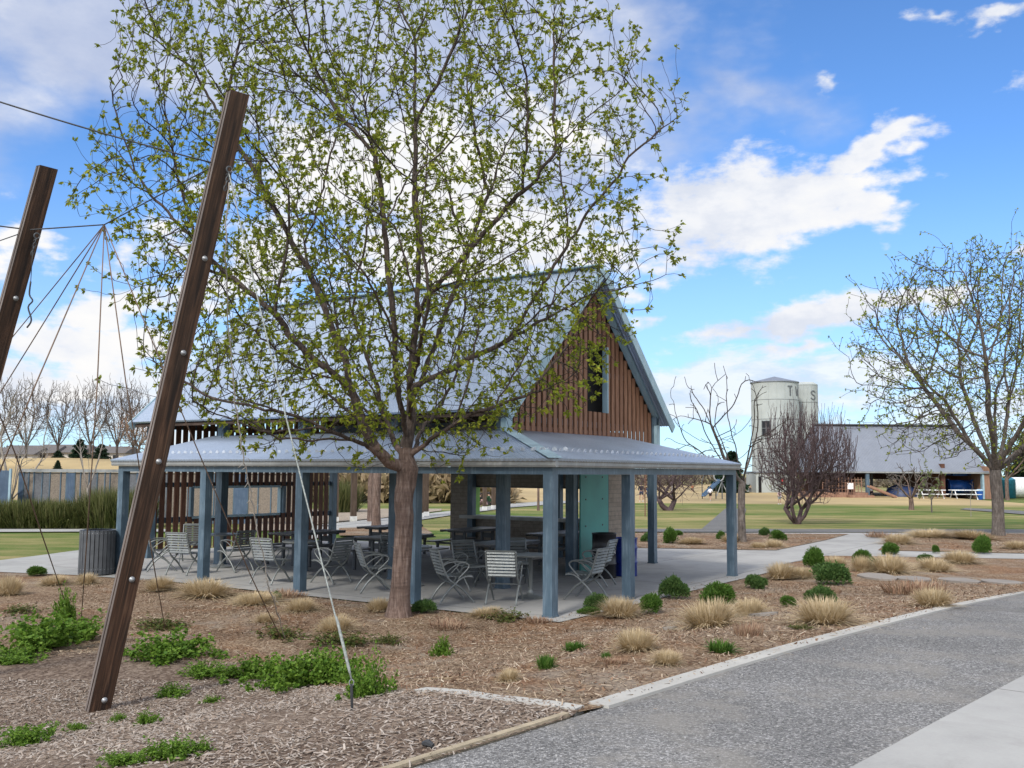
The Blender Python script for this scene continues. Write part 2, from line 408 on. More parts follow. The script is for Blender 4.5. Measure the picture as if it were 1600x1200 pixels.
def n2d(vec, scale, detail, rough, out=0, loc=(0, 0, 0), rot=0):
    n = nt.node('ShaderNodeTexNoise', noise_dimensions='2D'); nt.put(n.inputs['Vector'], nt.mapping(vec, (scale[0], scale[1], 1), (0, 0, R(rot)), loc))
    n.inputs['Scale'].default_value = 1; n.inputs['Detail'].default_value = detail; n.inputs['Roughness'].default_value = rough
    return n.outputs[out]
wv = vm('MULTIPLY', vm('SUBTRACT', n2d(P, (6, 11), 4, .62, 1), (.5, .5, .5)), (.16, .085, 0))
PW = vm('ADD', P, wv)
def angles(u, v):
    d = ray(u, v).normalized(); return math.atan2(d.x, d.y), math.asin(d.z)
def union(blobs):
    o = None
    for q in blobs:
        u, v, ru, rv, tilt = q[:5]; st = q[5] if len(q) > 5 else 1.0
        a0, e0 = angles(u, v)
        n = nt.node('ShaderNodeMapping', vector_type='TEXTURE'); nt.put(n.inputs[0], PW)
        n.inputs['Location'].default_value = (a0, e0, 0); n.inputs['Rotation'].default_value = (0, 0, R(tilt)); n.inputs['Scale'].default_value = (ru / F, rv / F, 1)
        k = nt.math('MULTIPLY_ADD', vm('LENGTH', n.outputs[0]), -st, st)
        o = k if o is None else nt.math('MAXIMUM', o, k)
    return o
# heaped white clouds    u     v    ru   rv  tilt
heap = union([(1120, 330, 200, 92, 8), (1215, 318, 190, 66, 10), (1385, 232, 150, 32, 22), (1325, 335, 90, 36, 10), (1040, 380, 130, 62, 0),
              (1290, 500, 225, 40, 9, 1.1), (1390, 466, 120, 36, 5, 1.1), (1590, 372, 50, 24, 10, .8), (1240, 560, 120, 20, 5, .6), (1000, 480, 70, 26, 5, .6),
              (1490, 12, 46, 16, 0, .5), (1580, 20, 30, 13, -20, .45), (1290, 122, 34, 14, 20, .4),
              (620, 300, 300, 170, 10, .9), (800, 380, 240, 130, 0, .9), (420, 390, 150, 80, 10, .6), (165, 475, 150, 44, 15, .85), (245, 400, 90, 40, 10, .6),
              (130, 545, 210, 38, 3, .8), (20, 590, 190, 38, 0, .9), (40, 375, 80, 24, 0, .7), (1900, 420, 220, 70, 8, .8), (-300, 420, 260, 90, 5, .8)])
band = union([(120, 630, 420, 76, 0, 1.2), (1150, 615, 460, 74, 2, 1.2), (620, 600, 500, 90, 0), (1600, 640, 380, 52, 0, .8), (-500, 640, 500, 70, 0), (2200, 620, 500, 70, 0)])
veil = union([(620, 50, 600, 230, -4), (160, 60, 400, 120, -8), (940, 120, 260, 190, -30), (780, 230, 340, 190, 0), (-350, 60, 420, 160, 0), (1130, 110, 200, 90, -20, .7)])
n1 = n2d(P, (9, 17), 8, .6)
n2 = n2d(P, (3.2, 6.5), 5, .6, 0, (1, 4, 0))
n3 = n2d(P, (14, 42), 6, .62, 0, (4, 1, 0), -8)
nh = nt.math('SUBTRACT', n1, .5); ns = nt.math('SUBTRACT', n2, .5); nw = nt.math('SUBTRACT', n3, .5)
d_heap = nt.smooth(nt.math('ADD', heap, nt.math('MULTIPLY_ADD', nh, 2.2, nt.math('MULTIPLY', nw, .7))), -.05, .50)
d_band = nt.math('MULTIPLY', nt.smooth(nt.math('ADD', band, nt.math('MULTIPLY_ADD', nw, 1.5, nt.math('MULTIPLY', ns, .6))), .10, .85), .85)
d_veil = nt.math('MULTIPLY', nt.smooth(nt.math('ADD', veil, nt.math('MULTIPLY_ADD', ns, 1.1, nt.math('MULTIPLY', nh, .5))), -.12, .75), .92)
# the rest of the dome, out of the picture: bright broken cloud, added to soften the light, overhead and behind, where the sun stands
side = nt.math('MAXIMUM', nt.smooth(nt.math('ABSOLUTE', az), .62, .95), nt.smooth(el, .5, .75))
d_rest = nt.math('MULTIPLY', nt.math('MULTIPLY', nt.smooth(n2, .36, .56), side), nt.smooth(el, -.02, .05))
base = nt.mix(1, sky.outputs[0], SKYMUL, 'MULTIPLY')
low = nt.math('SUBTRACT', 1, nt.smooth(el, 0, .32))
base = nt.mix(nt.math('MULTIPLY', low, .5), base, tuple(SK * x for x in (5.8, 7.4, 9.4)))
cs = lambda *c: tuple(SK * x for x in c)
lit = nt.smooth(nt.math('MULTIPLY_ADD', n1, .6, nt.math('MULTIPLY', n2, .5)), .40, .72)
white = nt.ramp(lit, [(0, cs(7.1, 7.6, 8.7)), (.45, cs(8.8, 9.0, 9.5)), (1, cs(9.9, 9.8, 9.7))])
grey = nt.ramp(n1, [(.3, cs(5.0, 5.7, 7.6)), (.55, cs(6.0, 6.6, 8.2)), (.75, cs(7.9, 8.2, 9.1))])
c = nt.mix(d_rest, base, REST)
c = nt.mix(d_veil, c, grey)
c = nt.mix(d_band, c, nt.ramp(n3, [(.35, cs(6.8, 7.7, 9.2)), (.6, cs(9.3, 9.5, 9.8))]))
c = nt.mix(d_heap, c, white)
gnd = nt.smooth(el, -.05, -.005)
c = nt.mix(gnd, (1.2, 1.1, .9), c)
nt.put(bg.inputs['Color'], c)

sl = bpy.data.lights.new('sun', 'SUN'); so = bpy.data.objects.new('sun', sl); COL.objects.link(so)
sl.energy = SUNP; sl.angle = R(10); sl.color = (1.0, .95, .87)
sd = Vector((math.sin(R(SUN_AZ)) * math.cos(R(SUN_EL)), math.cos(R(SUN_AZ)) * math.cos(R(SUN_EL)), math.sin(R(SUN_EL))))
so.rotation_euler = sd.to_track_quat('Z', 'Y').to_euler(); so.location = sd * 60
vs = S.view_settings; vs.view_transform = 'Standard'; vs.look = 'None'; vs.exposure = EXPO; vs.gamma = 1
S.cycles.use_denoising = True
S.cycles.max_bounces = 6; S.cycles.diffuse_bounces = 3; S.cycles.transparent_max_bounces = 8

# ------------------------------------------------------------------ pavilion frame of reference (s along the eave, t into the depth)
A = Vector((.60, 15.15, 0)); LD = Vector((-.831, .5563, 0)).normalized(); RD = Vector((.5563, .831, 0)).normalized()
def W(s, t, z=0): p = A + LD * s + RD * t; return Vector((p.x, p.y, z))
PROT = math.atan2(-LD.y, -LD.x)             # local x = -s, local y = t

# ------------------------------------------------------------------ ground sheets
def sheet(name, poly, mat, off, step=.5, flat=None, kind='structure'):
    poly = [Vector((p[0], p[1], 0)) for p in poly]
    bm = bmesh.new(); vs = [bm.verts.new(p) for p in poly]
    for tri in tessellate_polygon([poly]): 
        try: bm.faces.new([vs[i] for i in tri])
        except ValueError: pass
    xs = [p.x for p in poly]; ys = [p.y for p in poly]
    if step:
        for k, (lo, hi) in enumerate(((min(xs), max(xs)), (min(ys), max(ys)))):
            c = math.ceil(lo / step) * step
            while c < hi:
                if abs(c) < 40:
                    no = (1, 0, 0) if k == 0 else (0, 1, 0)
                    bmesh.ops.bisect_plane(bm, geom=bm.verts[:] + bm.edges[:] + bm.faces[:], plane_co=(c, 0, 0) if k == 0 else (0, c, 0), plane_no=no, dist=1e-5)
                c += step
    bm.normal_update()
    for f in bm.faces:
        if f.normal.z < 0: f.normal_flip()
    for v in bm.verts: v.co.z = (height(v.co.x, v.co.y) if flat is None else flat) + off
    me = bpy.data.meshes.new(name); bm.to_mesh(me); bm.free()
    o = link(name, me, mat); tag(o, kind=kind); return o
def P2(pts): return [at(u, v) for u, v in pts]

# the base ground: fine close by, coarse to the horizon
xs = sorted(set([-2500, -800, -300, -120, -60] + [x * .5 for x in range(-60, 70)] + [40, 60, 120, 300, 800, 2500]))
ys = sorted(set([-600, -100, -20] + [y * .5 for y in range(-12, 60)] + [32, 36, 40, 50, 60, 80, 100, 150, 250, 500, 1200, 3500]))
g = MB()
V = [(x, y, height(x, y) - .03) for y in ys for x in xs]; n = len(xs)
g.add(V, [(j * n + i, j * n + i + 1, (j + 1) * n + i + 1, (j + 1) * n + i) for j in range(len(ys) - 1) for i in range(n - 1)])
tag(g.build('ground', 'lawn', smooth=True), kind='structure')

# trail and its kerbs
edge = P2([(880, 1126), (950, 1104), (1031, 1078), (1140, 1044), (1250, 1012.5), (1340, 988), (1429, 964.5), (1600, 927), (1750, 903), (1950, 884)])
d0 = (edge[1] - edge[0]); d0.z = 0; d0.normalize()
pre = [edge[0] - d0 * k for k in (9, 6, 4, 2.6, 1.2)]
left = [Vector((p.x, p.y, 0)) for p in pre + edge]
def resample(pts, st):
    out = [pts[0]]
    for a, b in zip(pts, pts[1:]):
        n = max(1, int((b - a).length / st))
        for i in range(1, n + 1): out.append(a.lerp(b, i / n))
    return out
left = resample(left, .3)
for _ in range(6): left = [left[0]] + [(a + b * 2 + c) / 4 for a, b, c in zip(left, left[1:], left[2:])] + [left[-1]]
def offs(pts, d):
    out = []
    for i, p in enumerate(pts):
        t = (pts[min(i + 1, len(pts) - 1)] - pts[max(i - 1, 0)]).normalized()
        out.append(p + Vector((t.y, -t.x, 0)) * d)
    return out
right = P2([(1330, 1200), (1465, 1127), (1600, 1056), (1760, 974), (1900, 925)])
right = [Vector((p.x, p.y, 0)) for p in right]; dr = (right[0] - right[1]).normalized(); right = resample([right[0] - dr * -k for k in (10, 6, 3, 1)] + right, .4)
far_r = offs(right, 6)
sheet('gravel_trail', left + right[::-1], 'gravel', .0, .25)
sheet('concrete_pavement', right + far_r[::-1], 'walk', .006, .5)
def strip(name, pts, w, h, mat, off=0):       # a low kerb following the ground
    a = offs(pts, -w / 2); b = offs(pts, w / 2); m = MB(); n = len(pts)
    V = []
    for p, q in zip(a, b):
        j = random.uniform(-.004, .004)
        zp = height(p.x, p.y); zq = height(q.x, q.y)
        V += [(p.x, p.y, zp - .05), (p.x + j, p.y, zp + h + off), (q.x + j, q.y, zq + h + off), (q.x, q.y, zq - .05)]
    Fc = []
    for i in range(n - 1):
        for k in range(3): Fc.append((4 * i + k, 4 * i + k + 1, 4 * (i + 1) + k + 1, 4 * (i + 1) + k))
    m.add(V, Fc + [(0, 1, 2, 3), (4 * n - 4, 4 * n - 3, 4 * n - 2, 4 * n - 1)])
    o = m.build(name, mat); return tag(o, kind='structure')
i0 = min(range(len(left)), key=lambda i: (left[i] - Vector((at(905, 1110).x, at(905, 1110).y, 0))).length)
kl = offs(left, -.04)
strip('concrete_kerb', kl[i0:], .17, .022, 'kerb')
M['edging'] = simple('tan_timber_edging', (.33, .275, .19), .8, 0, .3, 8, .3, 40)
strip('timber_edging', kl[:i0], .05, .03, 'edging')
br = resample([Vector((p.x, p.y, 0)) for p in P2([(655, 1080), (770, 1093), (905, 1110)])], .2)
strip('concrete_edging', br, .13, .022, 'kerb')

# planting beds
bed1 = P2([(-900, 893), (-300, 894), (0, 893), (122, 898), (235, 907)]) + [W(s, -.38) for s in (10.6, 8, 5, 2.5, -.1)] + \
       P2([(950, 946), (1060, 914), (1180, 891), (1240, 877), (1290, 868), (1375, 869), (1600, 873), (1850, 874)])
edge_bed = [p for p in left[i0:] if p.x < 14][::-1]
bed1 = [p for p in bed1 if p.x < 24] + edge_bed + P2([(905, 1114), (655, 1090), (400, 1047), (150, 1032), (-100, 1017), (-900, 997)])
sheet('mulch_bed', bed1, 'mulch', .008, .25)
bed2 = P2([(985, 857), (962, 838), (1000, 833.5), (1326, 835.5), (1290, 845), (1212, 861)])
bed3 = P2([(1372, 861), (1388, 848), (1400, 842), (1452, 834.5), (1600, 834.5), (1800, 836), (1800, 868), (1600, 866)])
sheet('mulch_bed', bed2, 'mulch', .030, .5); sheet('mulch_bed', bed3, 'mulch', .030, .5)
chips = P2([(905, 1112), (655, 1083), (400, 1038), (150, 1023), (-100, 1008), (-900, 988)]) + [Vector((-16, 2, 0)), Vector((-14, -4, 0)), Vector((-7, -3, 0))] + [p for p in left[:i0]]
sheet('wood_chip_ground', chips, 'chipbed', .012, .25)

# slab, plaza and paths
slab = [W(-.38, -.36), W(11.3, -.36), W(14.6, .4), W(14.6, 10.4), W(-.38, 10.4)]
sheet('concrete_slab', slab, 'concrete', .022, .5)
plaza = P2([(1000, 833), (1800, 833), (1850, 875), (1600, 874), (1375, 870), (1290, 869), (1240, 879), (1180, 893), (1060, 917), (960, 955)]) + [W(0, 0), W(1.5, 5), W(1.5, 10.2), W(8, 10.2), W(8, 13.2)]
sheet('concrete_plaza', plaza, 'concrete', .015, .5)
lpath = P2([(-700, 893), (-100, 884), (0, 876.5), (60, 869), (120, 861), (200, 850)]) + [W(11, 3), W(10.6, -.2)] + P2([(235, 908), (122, 900), (0, 895), (-700, 912)])
sheet('concrete_path', lpath, 'path_conc', .019, .5)
sheet('park_path', P2([(-500, 832), (-500, 827), (190, 827), (260, 827), (260, 831), (190, 831)]), 'path_conc', .012, 2)
sheet('asphalt_path', P2([(960, 831), (960, 826.5), (1900, 827.5), (1900, 833)]), 'asphalt', .010, 2)
sheet('asphalt_path', P2([(1095, 828), (1133, 795), (1166, 795), (1158, 828)]), 'asphalt', .012, 2)
sheet('park_path', P2([(1500, 796), (1540, 799), (1700, 812), (1700, 806), (1560, 796), (1510, 794)]), 'asphalt', .012, 2)
# path climbing behind the pavilion towards the field, seen between its posts
sheet('park_path', P2([(470, 832), (500, 820), (580, 812), (640, 806), (700, 799), (800, 787), (950, 776), (950, 781), (800, 793), (700, 806), (640, 815), (560, 826), (500, 840), (470, 845)]), 'path_conc', .014, 2)
sheet('mulch_bed', P2([(530, 826), (575, 825), (660, 824), (676, 834), (660, 838), (530, 838)]), 'mulch', .032, 1)
sheet('bark_ground', P2([(380, 830), (380, 800), (480, 796), (620, 795), (690, 795), (690, 798), (600, 809), (500, 818), (470, 828)]), 'bark_path', .010, 2)

# distant rise of straw-coloured field
M['field'] = simple('straw_field', (.36, .27, .13), .95, 0, .3, .08)
h = MB(); nx, ny = 60, 14
for j in range(ny + 1):
    for i in range(nx + 1):
        x = -150 + 190 * i / nx; y = 70 + 110 * j / ny
        q = ss(-20, -38, x - (0)) if x > -38 else 1
        zz = 3.4 * ss(72, 118, y) * (1 - ss(-26, 12, x) * .93) + .15 * math.sin(x * .21) * ss(72, 118, y)
        h.v.append((x, y, zz - .06 * (j == 0) - (4 if j == ny else 0)))
for j in range(ny):
    for i in range(nx):
        a = j * (nx + 1) + i; h.f.append((a, a + 1, a + nx + 2, a + nx + 1))
tag(h.build('hill', 'field', smooth=True), kind='structure')

# ------------------------------------------------------------------ loose ground cover: chips, bark, pebbles
def inside(poly, X, Y):
    c = np.zeros(len(X), bool); n = len(poly)
    for i in range(n):
        x1, y1 = poly[i].x, poly[i].y; x2, y2 = poly[i - 1].x, poly[i - 1].y
        if y1 == y2: continue
        c ^= ((y1 > Y) != (y2 > Y)) & (X < (x2 - x1) * (Y - y1) / (y2 - y1) + x1)
    return c
vheight = np.vectorize(height)
def flakes(name, poly, n, lx, wx, mat, off, tilt=.35, box=None, curl=0, patch=None):
    X = rng.uniform(box[0], box[2], n); Y = rng.uniform(box[1], box[3], n)
    k = inside(poly, X, Y); X, Y = X[k], Y[k]
    if patch:
        pn = np.sin(X * 1.7 + 1.3 * np.sin(Y * 1.1)) * np.sin(Y * 1.9 + np.sin(X * .8 + 2)) + rng.normal(0, .45, len(X))
        k = pn > patch; X, Y = X[k], Y[k]
    n = len(X); Z = vheight(X, Y) + off + rng.uniform(0, .014, n)
    a = rng.uniform(0, 2 * np.pi, n); L = rng.uniform(*lx, n) * rng.choice([.6, 1, 1, 1.5], n); Wd = rng.uniform(*wx, n)
    t = rng.normal(0, tilt, n); r = rng.normal(0, tilt, n)
    ax = np.stack([np.cos(a) * np.cos(t), np.sin(a) * np.cos(t), np.sin(t)], 1)
    ay = np.stack([-np.sin(a) * np.cos(r), np.cos(a) * np.cos(r), np.sin(r)], 1)
    C = np.stack([X, Y, Z], 1); up = np.array([0, 0, 1.0])
    hx = ax * (L / 2)[:, None]; hy = ay * (Wd / 2)[:, None]
    th = (Wd * rng.uniform(.15, .4, n))[:, None] * up
    V = np.stack([C - hx - hy * .7, C + hx - hy, C + hx * .9 + hy, C - hx + hy * .8, C + th], 1).reshape(-1, 3)
    b = np.arange(n)[:, None] * 5
    Ft = np.concatenate([b + np.array([[0, 1, 4]]), b + np.array([[1, 2, 4]]), b + np.array([[2, 3, 4]]), b + np.array([[3, 0, 4]])])
    return tag(link(name, npmesh(name, V, Ft), mat), kind='stuff')
flakes('wood_chips', chips, 80000, (.02, .055), (.006, .015), 'chips', .012, .25, (-8, 3.2, 1.2, 10.5), patch=-.55)
flakes('bark_litter', bed1, 110000, (.025, .075), (.004, .012), 'litter', .010, .35, (-8, 5.5, 11, 20), patch=-.75)
flakes('dry_straw_litter', bed1, 9000, (.10, .26), (.002, .0045), 'straw', .014, .16, (-8, 7, 12, 23), patch=.35)
flakes('fallen_leaf_litter', bed1, 14000, (.02, .05), (.012, .024), 'deadleaf', .012, .5, (-8, 6, 11, 21), patch=.25)
flakes('bark_litter', bed2 , 5000, (.03, .08), (.01, .02), 'litter', .032, .35, (2, 26, 12, 37))
flakes('bark_litter', bed3, 7000, (.03, .08), (.01, .02), 'litter', .032, .35, (9, 25, 25, 37))
flakes('bark_litter', [p for p in offs(left, -.15)[i0:]] + offs(left, .45)[i0:][::-1], 3200, (.015, .05), (.004, .010), 'litter', .006, .15, (-1, 5, 12, 20), patch=.3)
flakes('bark_litter', [W(-.38, -.4), W(11, -.4), W(11, .25), W(-.38, .25)], 900, (.02, .06), (.004, .012), 'litter', .024, .15, (-9, 14, 2, 23), patch=.2)
flakes('loose_pebbles', left + right[::-1], 42000, (.006, .012), (.005, .010), 'pebble', -.004, .3, (-4, 3, 10, 16))
# ------------------------------------------------------------------ pavilion
pav = empty('park_pavilion', (A.x, A.y, .022), PROT, 'blue-grey steel picnic pavilion with steep metal roof, slatted gable and low wrap-around canopy', 'pavilion')
Lc = lambda s, t, z: Vector((-s, t, z - .022))
def pbox(name, s0, s1, t0, t1, z0, z1, mat, parent=None):
    return MB().b2(Lc(s0, t0, z0), Lc(s1, t1, z1)).build(name, mat, parent or pav)
BZ0, BZ1 = 2.165, 2.275          # canopy beam
def post(s, t, z1, w):
    o = MB().b2(Lc(s - w / 2, t - w / 2, .022), Lc(s + w / 2, t + w / 2, z1)).build('post', 'steel_blue', pav)
    MB().b2(Lc(s - w / 2 - .012, t - w / 2 - .012, .022), Lc(s + w / 2 + .012, t + w / 2 + .012, .05)).build('base_plate', 'steel_blue', o)
    return o
B = 2.66
for i in range(5): post(B * i, 0, BZ0, .168)
post(0, 2.58, BZ0, .168); post(0, 7.42, BZ0, .168)
T0, T1, S0, S1 = 2.62, 9.07, 2.66, 13.3
for s in (B, 2 * B, 3 * B, 4 * B, 5 * B): post(s, T0, 3.36, .2)
for s in (B, 2 * B, 8.1, 4 * B, 5 * B): post(s, T1, 3.36, .17)
post(B + .13, 5.42, 3.3, .2); post(B + .13, 6.86, 3.3, .15)
# perimeter beams
pbox('canopy_beam', -.084, 4 * B + .084, -.084, .06, BZ0, BZ1, 'steel_blue')
pbox('canopy_beam', -.084, .06, .062, 7.5, BZ0 + .002, BZ1, 'steel_blue')
pbox('canopy_beam', 4 * B - .06, 4 * B + .08, .062, T0 - .1, BZ0 + .002, BZ1, 'steel_blue')
for i in range(1, 5): pbox('rafter_beam', B * i - .05, B * i + .05, .062, T0 - .101, BZ0 + .03, BZ1 - .004, 'steel_blue')
# gutters
def gutter(a, b, out):
    a = Vector(a); b = Vector(b); o = Vector(out); m = MB()
    prof = [(.0, .0), (.07, .0), (.085, .03), (.085, .075), (.105, .10), (.105, .13), (.0, .13)]
    m.prism([a + o * x + Vector((0, 0, z)) for x, z in prof], b - a); return m
gutter(Lc(-.19, -.085, BZ1 + .003), Lc(10.86, -.085, BZ1 + .003), (0, -1, 0)).build('gutter', 'gutter', pav)
gutter(Lc(-.085, -.083, BZ1 + .003), Lc(-.085, 7.56, BZ1 + .003), (1, 0, 0)).build('gutter', 'gutter', pav)
# canopy roof: corrugated sheets (front slope, end slope) with a hip between them
EZ, WZ = 2.405, 3.01
def corrug(name, mat, P00, P10, P01, P11, n, amp, per, clip=None, parent=None, rows=2, thick=.035):
    """sheet between the eave P00->P10 and the head P01->P11, ribbed along the eave"""
    P00, P10, P01, P11 = map(Vector, (P00, P10, P01, P11))
    up = (P10 - P00).cross(P01 - P00).normalized()
    if up.z < 0: up = -up
    Lx = (P10 - P00).length; m = MB(); ks = n
    for lay in (0, 1):
        for j in range(rows):
            for i in range(ks + 1):
                f = i / ks; g_ = j / (rows - 1)
                e = P00.lerp(P10, f); h_ = P01.lerp(P11, f)
                p = e.lerp(h_, g_)
                x = f * Lx
                w_ = math.sin(2 * math.pi * x / per) * amp
                m.v.append(tuple(p + up * (w_ - lay * thick)))
    N = (ks + 1) * rows
    for j in range(rows - 1):
        for i in range(ks):
            a = j * (ks + 1) + i
            m.f.append((a, a + 1, a + ks + 2, a + ks + 1)); m.f.append((N + a, N + a + ks + 1, N + a + ks + 2, N + a + 1))
    for i in range(ks):
        m.f.append((i, N + i, N + i + 1, i + 1)); a = (rows - 1) * (ks + 1) + i; m.f.append((a, a + 1, N + a + 1, N + a))
    for j in range(rows - 1):
        a = j * (ks + 1); b = a + ks + 1; m.f.append((a, b, N + b, N + a)); a += ks; b += ks; m.f.append((a, N + a, N + b, b))
    return m.build(name, mat, parent or pav, smooth=False)
corrug('canopy_roof', 'roof', Lc(10.86, -.2, EZ), Lc(-.2, -.2, EZ), Lc(10.96, 2.62, WZ), Lc(2.62, 2.62, WZ), 760, .006, .0864)
corrug('canopy_roof', 'roof', Lc(-.2, -.2, EZ), Lc(-.2, 7.56, EZ), Lc(2.62, 2.62, WZ), Lc(2.62, 7.56, WZ), 500, .006, .0864)
MB().bar(Lc(-.2, -.2, EZ + .018), Lc(2.62, 2.62, WZ + .018), .22, .012).build('hip_cap', 'trim', pav)
pbox('roof_flashing', 2.615, 2.645, 2.55, 7.56, WZ - .02, WZ + .10, 'slat_dark')
def soffit(m, a, b, c, d): return m.add([a, b, c, d], [(0, 1, 2, 3)])
# snow guards: a row of small tabs along each slope
sg = MB()
def guard(p, along, upv, nrm):
    pts = []
    for k in range(9):
        a = math.pi * k / 8; pts.append(p + along * (.045 * math.cos(a)) + nrm * (.055 * math.sin(a)))
    sg2 = MB().prism(pts, upv * .012)
    return sg2
slope_f = Vector((0, 2.82, WZ - EZ)).normalized(); nf = Vector((0, -slope_f.z, slope_f.y))
gp = None
for i in range(54):
    s = -.02 + .2 * i; p = Lc(s, -.2, EZ) + slope_f * .62
    if i == 0: gp = guard(Vector((0, 0, 0)), Vector((1, 0, 0)), slope_f, nf).build('snow_guard', 'guard', pav); gp.location = p + nf * .008; gme = gp.data
    else:
        o = bpy.data.objects.new('snow_guard', gme); COL.objects.link(o); o.parent = pav; o.location = p + nf * .008
for i in range(37):
    t = .18 + .2 * i; p = Lc(-.2, t, EZ) + Vector((-slope_f.y, 0, slope_f.z)) * .62
    o = bpy.data.objects.new('snow_guard', gme); COL.objects.link(o); o.parent = pav; o.rotation_euler = (0, 0, R(90)); o.location = p + Vector((slope_f.z, 0, slope_f.y)) * .008
# main roof
TM = (T0 + T1) / 2; EV, RG = 3.38, 6.70; OV = .42
sl = (RG - EV) / (TM - (T0 - OV))
corrug('main_roof', 'roof', Lc(13.6, T0 - OV, EV), Lc(2.28, T0 - OV, EV), Lc(13.6, TM, RG), Lc(2.28, TM, RG), 830, .005, .068, thick=.05)
corrug('main_roof', 'roof', Lc(2.28, T1 + OV - .1, EV), Lc(13.6, T1 + OV - .1, EV), Lc(2.28, TM, RG), Lc(13.6, TM, RG), 830, .009, .068, thick=.05)
# deck boards under the roof
dk = MB()
for (ta, tb) in ((T0 - OV + .05, TM), (T1 + OV - .15, TM)):
    za = EV - .09; zb = RG - .09
    dk.prism([Lc(13.5, ta, za), Lc(2.66, ta, za), Lc(2.66, tb, zb), Lc(13.5, tb, zb)], (0, 0, -.04))
dk.build('roof_deck', 'deck', pav)
MB().bar(Lc(13.62, TM, RG + .02), Lc(2.26, TM, RG + .02), .3, .025).build('ridge_cap', 'trim', pav)
# rake trim on the two gables
for s_, nm in ((2.24, 1), (13.6, -1)):
    for (ta, tb) in ((T0 - OV - .02, TM), (T1 + OV - .08, TM)):
        a = Lc(s_, ta, EV - .12); b = Lc(s_, tb, RG - .105)
        MB().bar(a, b, .035, .215, up=(0, 0, 1)).build('rake_trim', 'trim', pav)
# soffit return behind the rake on the near gable
for (ta, tb) in ((T0 - .02, TM), (T1 + .02, TM)):
    za = EV + sl * (.40) - .19
    MB().bar(Lc(2.55, ta, za), Lc(2.55, tb, RG - .20), .12, .10).build('gable_trim', 'trim', pav)
pbox('corner_trim', 2.50, 2.62, T0 - .16, T0 + .06, 2.98, 3.5, 'trim')
pbox('corner_trim', 2.50, 2.62, T1 - .06, T1 + .12, 2.8, 3.45, 'trim')
pbox('eave_beam', 2.5, 13.3, T0 - .06, T0 + .08, 3.36, 3.56, 'steel_blue')
pbox('eave_beam', 2.5, 13.3, T1 - .08, T1 + .06, 3.36, 3.56, 'steel_blue')
# slatted gables
def zroof(t): return EV + sl * ((t - (T0 - OV)) if t < TM else ((T1 + OV - .1) - t)) - .16
def gable(s, z0, pitch, wd, win, mat, rails):
    m = MB(); t = T0 + .06; th = .035; dark = MB()
    while t + wd < T1 - .02:
        zt = min(zroof(t), zroof(t + wd)); tc = t + wd / 2
        segs = [(z0, zt)]
        if win and win[0] < tc < win[1]: segs = [(z0, win[2]), (win[3], zt)]
        for a, b in segs:
            if b - a > .05: m.b2(Lc(s - th / 2, t, a), Lc(s + th / 2, t + wd, b + random.uniform(-.01, .01) * 0))
        t += pitch
    o = m.build('slat_screen', mat, pav)
    for z, ta, tb, w_ in rails:
        MB().b2(Lc(s + .022, ta, z - w_), Lc(s + .1, tb, z + w_)).build('rail', 'steel_blue', pav)
    if win:
        for (a, b, c, d) in ((win[1] - .05, win[1] + .0, win[2], win[3]),) if s < 5 else ((win[0] - .05, win[0] + .03, win[2], win[3]), (win[1] - .03, win[1] + .05, win[2], win[3]), (win[0] + .031, win[1] - .031, win[2] - .06, win[2]), (win[0] + .031, win[1] - .031, win[3], win[3] + .06)):
            MB().b2(Lc(s - .03, a, c), Lc(s + .10, b, d)).build('window_frame', 'trim', pav)
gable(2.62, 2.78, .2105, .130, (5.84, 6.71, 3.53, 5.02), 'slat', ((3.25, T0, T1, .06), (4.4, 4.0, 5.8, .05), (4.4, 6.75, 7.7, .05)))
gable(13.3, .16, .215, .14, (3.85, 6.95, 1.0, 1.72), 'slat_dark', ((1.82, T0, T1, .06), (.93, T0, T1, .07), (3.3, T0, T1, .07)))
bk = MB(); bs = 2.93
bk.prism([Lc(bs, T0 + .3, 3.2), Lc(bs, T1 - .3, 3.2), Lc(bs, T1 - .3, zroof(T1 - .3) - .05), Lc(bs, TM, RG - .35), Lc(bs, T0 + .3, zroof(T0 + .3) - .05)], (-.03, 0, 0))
bk.build('attic_shade_board', 'void', pav)  # added black sheet, painted as the attic's darkness behind the slats
for t in (3.8, 7.0): pbox('window_post', 13.18, 13.27, t - .05, t + .05, 1.0, 1.76, 'steel_blue')
# masonry serving wall with its counter opening
w0, w1, wb0, wb1 = 3.36, 8.95, T1 + .16, T1 + .46
for (a, b, z0, z1) in ((w0, 3.75, .022, 3.0), (8.25, w1, .022, 3.0), (3.75, 8.25, .022, .93), (3.75, 8.25, 1.80, 3.0)):
    pbox('masonry_wall', a, b, wb0, wb1, z0, z1, 'brick')
pbox('counter', 3.62, 8.40, wb0 - .32, wb1 - .05, .932, 1.02, 'conc_counter')
pbox('jamb', 8.14, 8.248, wb0 + .02, wb1 - .02, 1.021, 1.798, 'green')
pbox('jamb', 3.752, 3.86, wb0 + .02, wb1 - .02, 1.021, 1.798, 'green')
pbox('lintel', 3.75, 8.25, wb0 - .012, wb0 - .001, 1.775, 1.812, 'charcoal')
# teal screen between two posts with its bolts, and a short masonry return
tp = pbox('teal_panel', 2.64, 2.67, 5.53, 6.78, .06, 2.9, 'teal')
for t in (5.75, 6.5):
    for z in (1.05, 1.62, 2.1):
        MB().tube([Lc(2.64, t, z), Lc(2.628, t, z)], .018, 10).build('bolt', 'charcoal', tp)
pbox('masonry_pier', 2.72, 2.92, 6.95, 8.0, .022, 3.0, 'brick')
pbox('vent_box', 5.2, 6.6, 6.6, 7.4, 3.0, 3.3, 'gutter')
pbox('tie_beam', 2.7, 13.25, 7.35, 7.47, 2.9, 3.02, 'steel_blue')

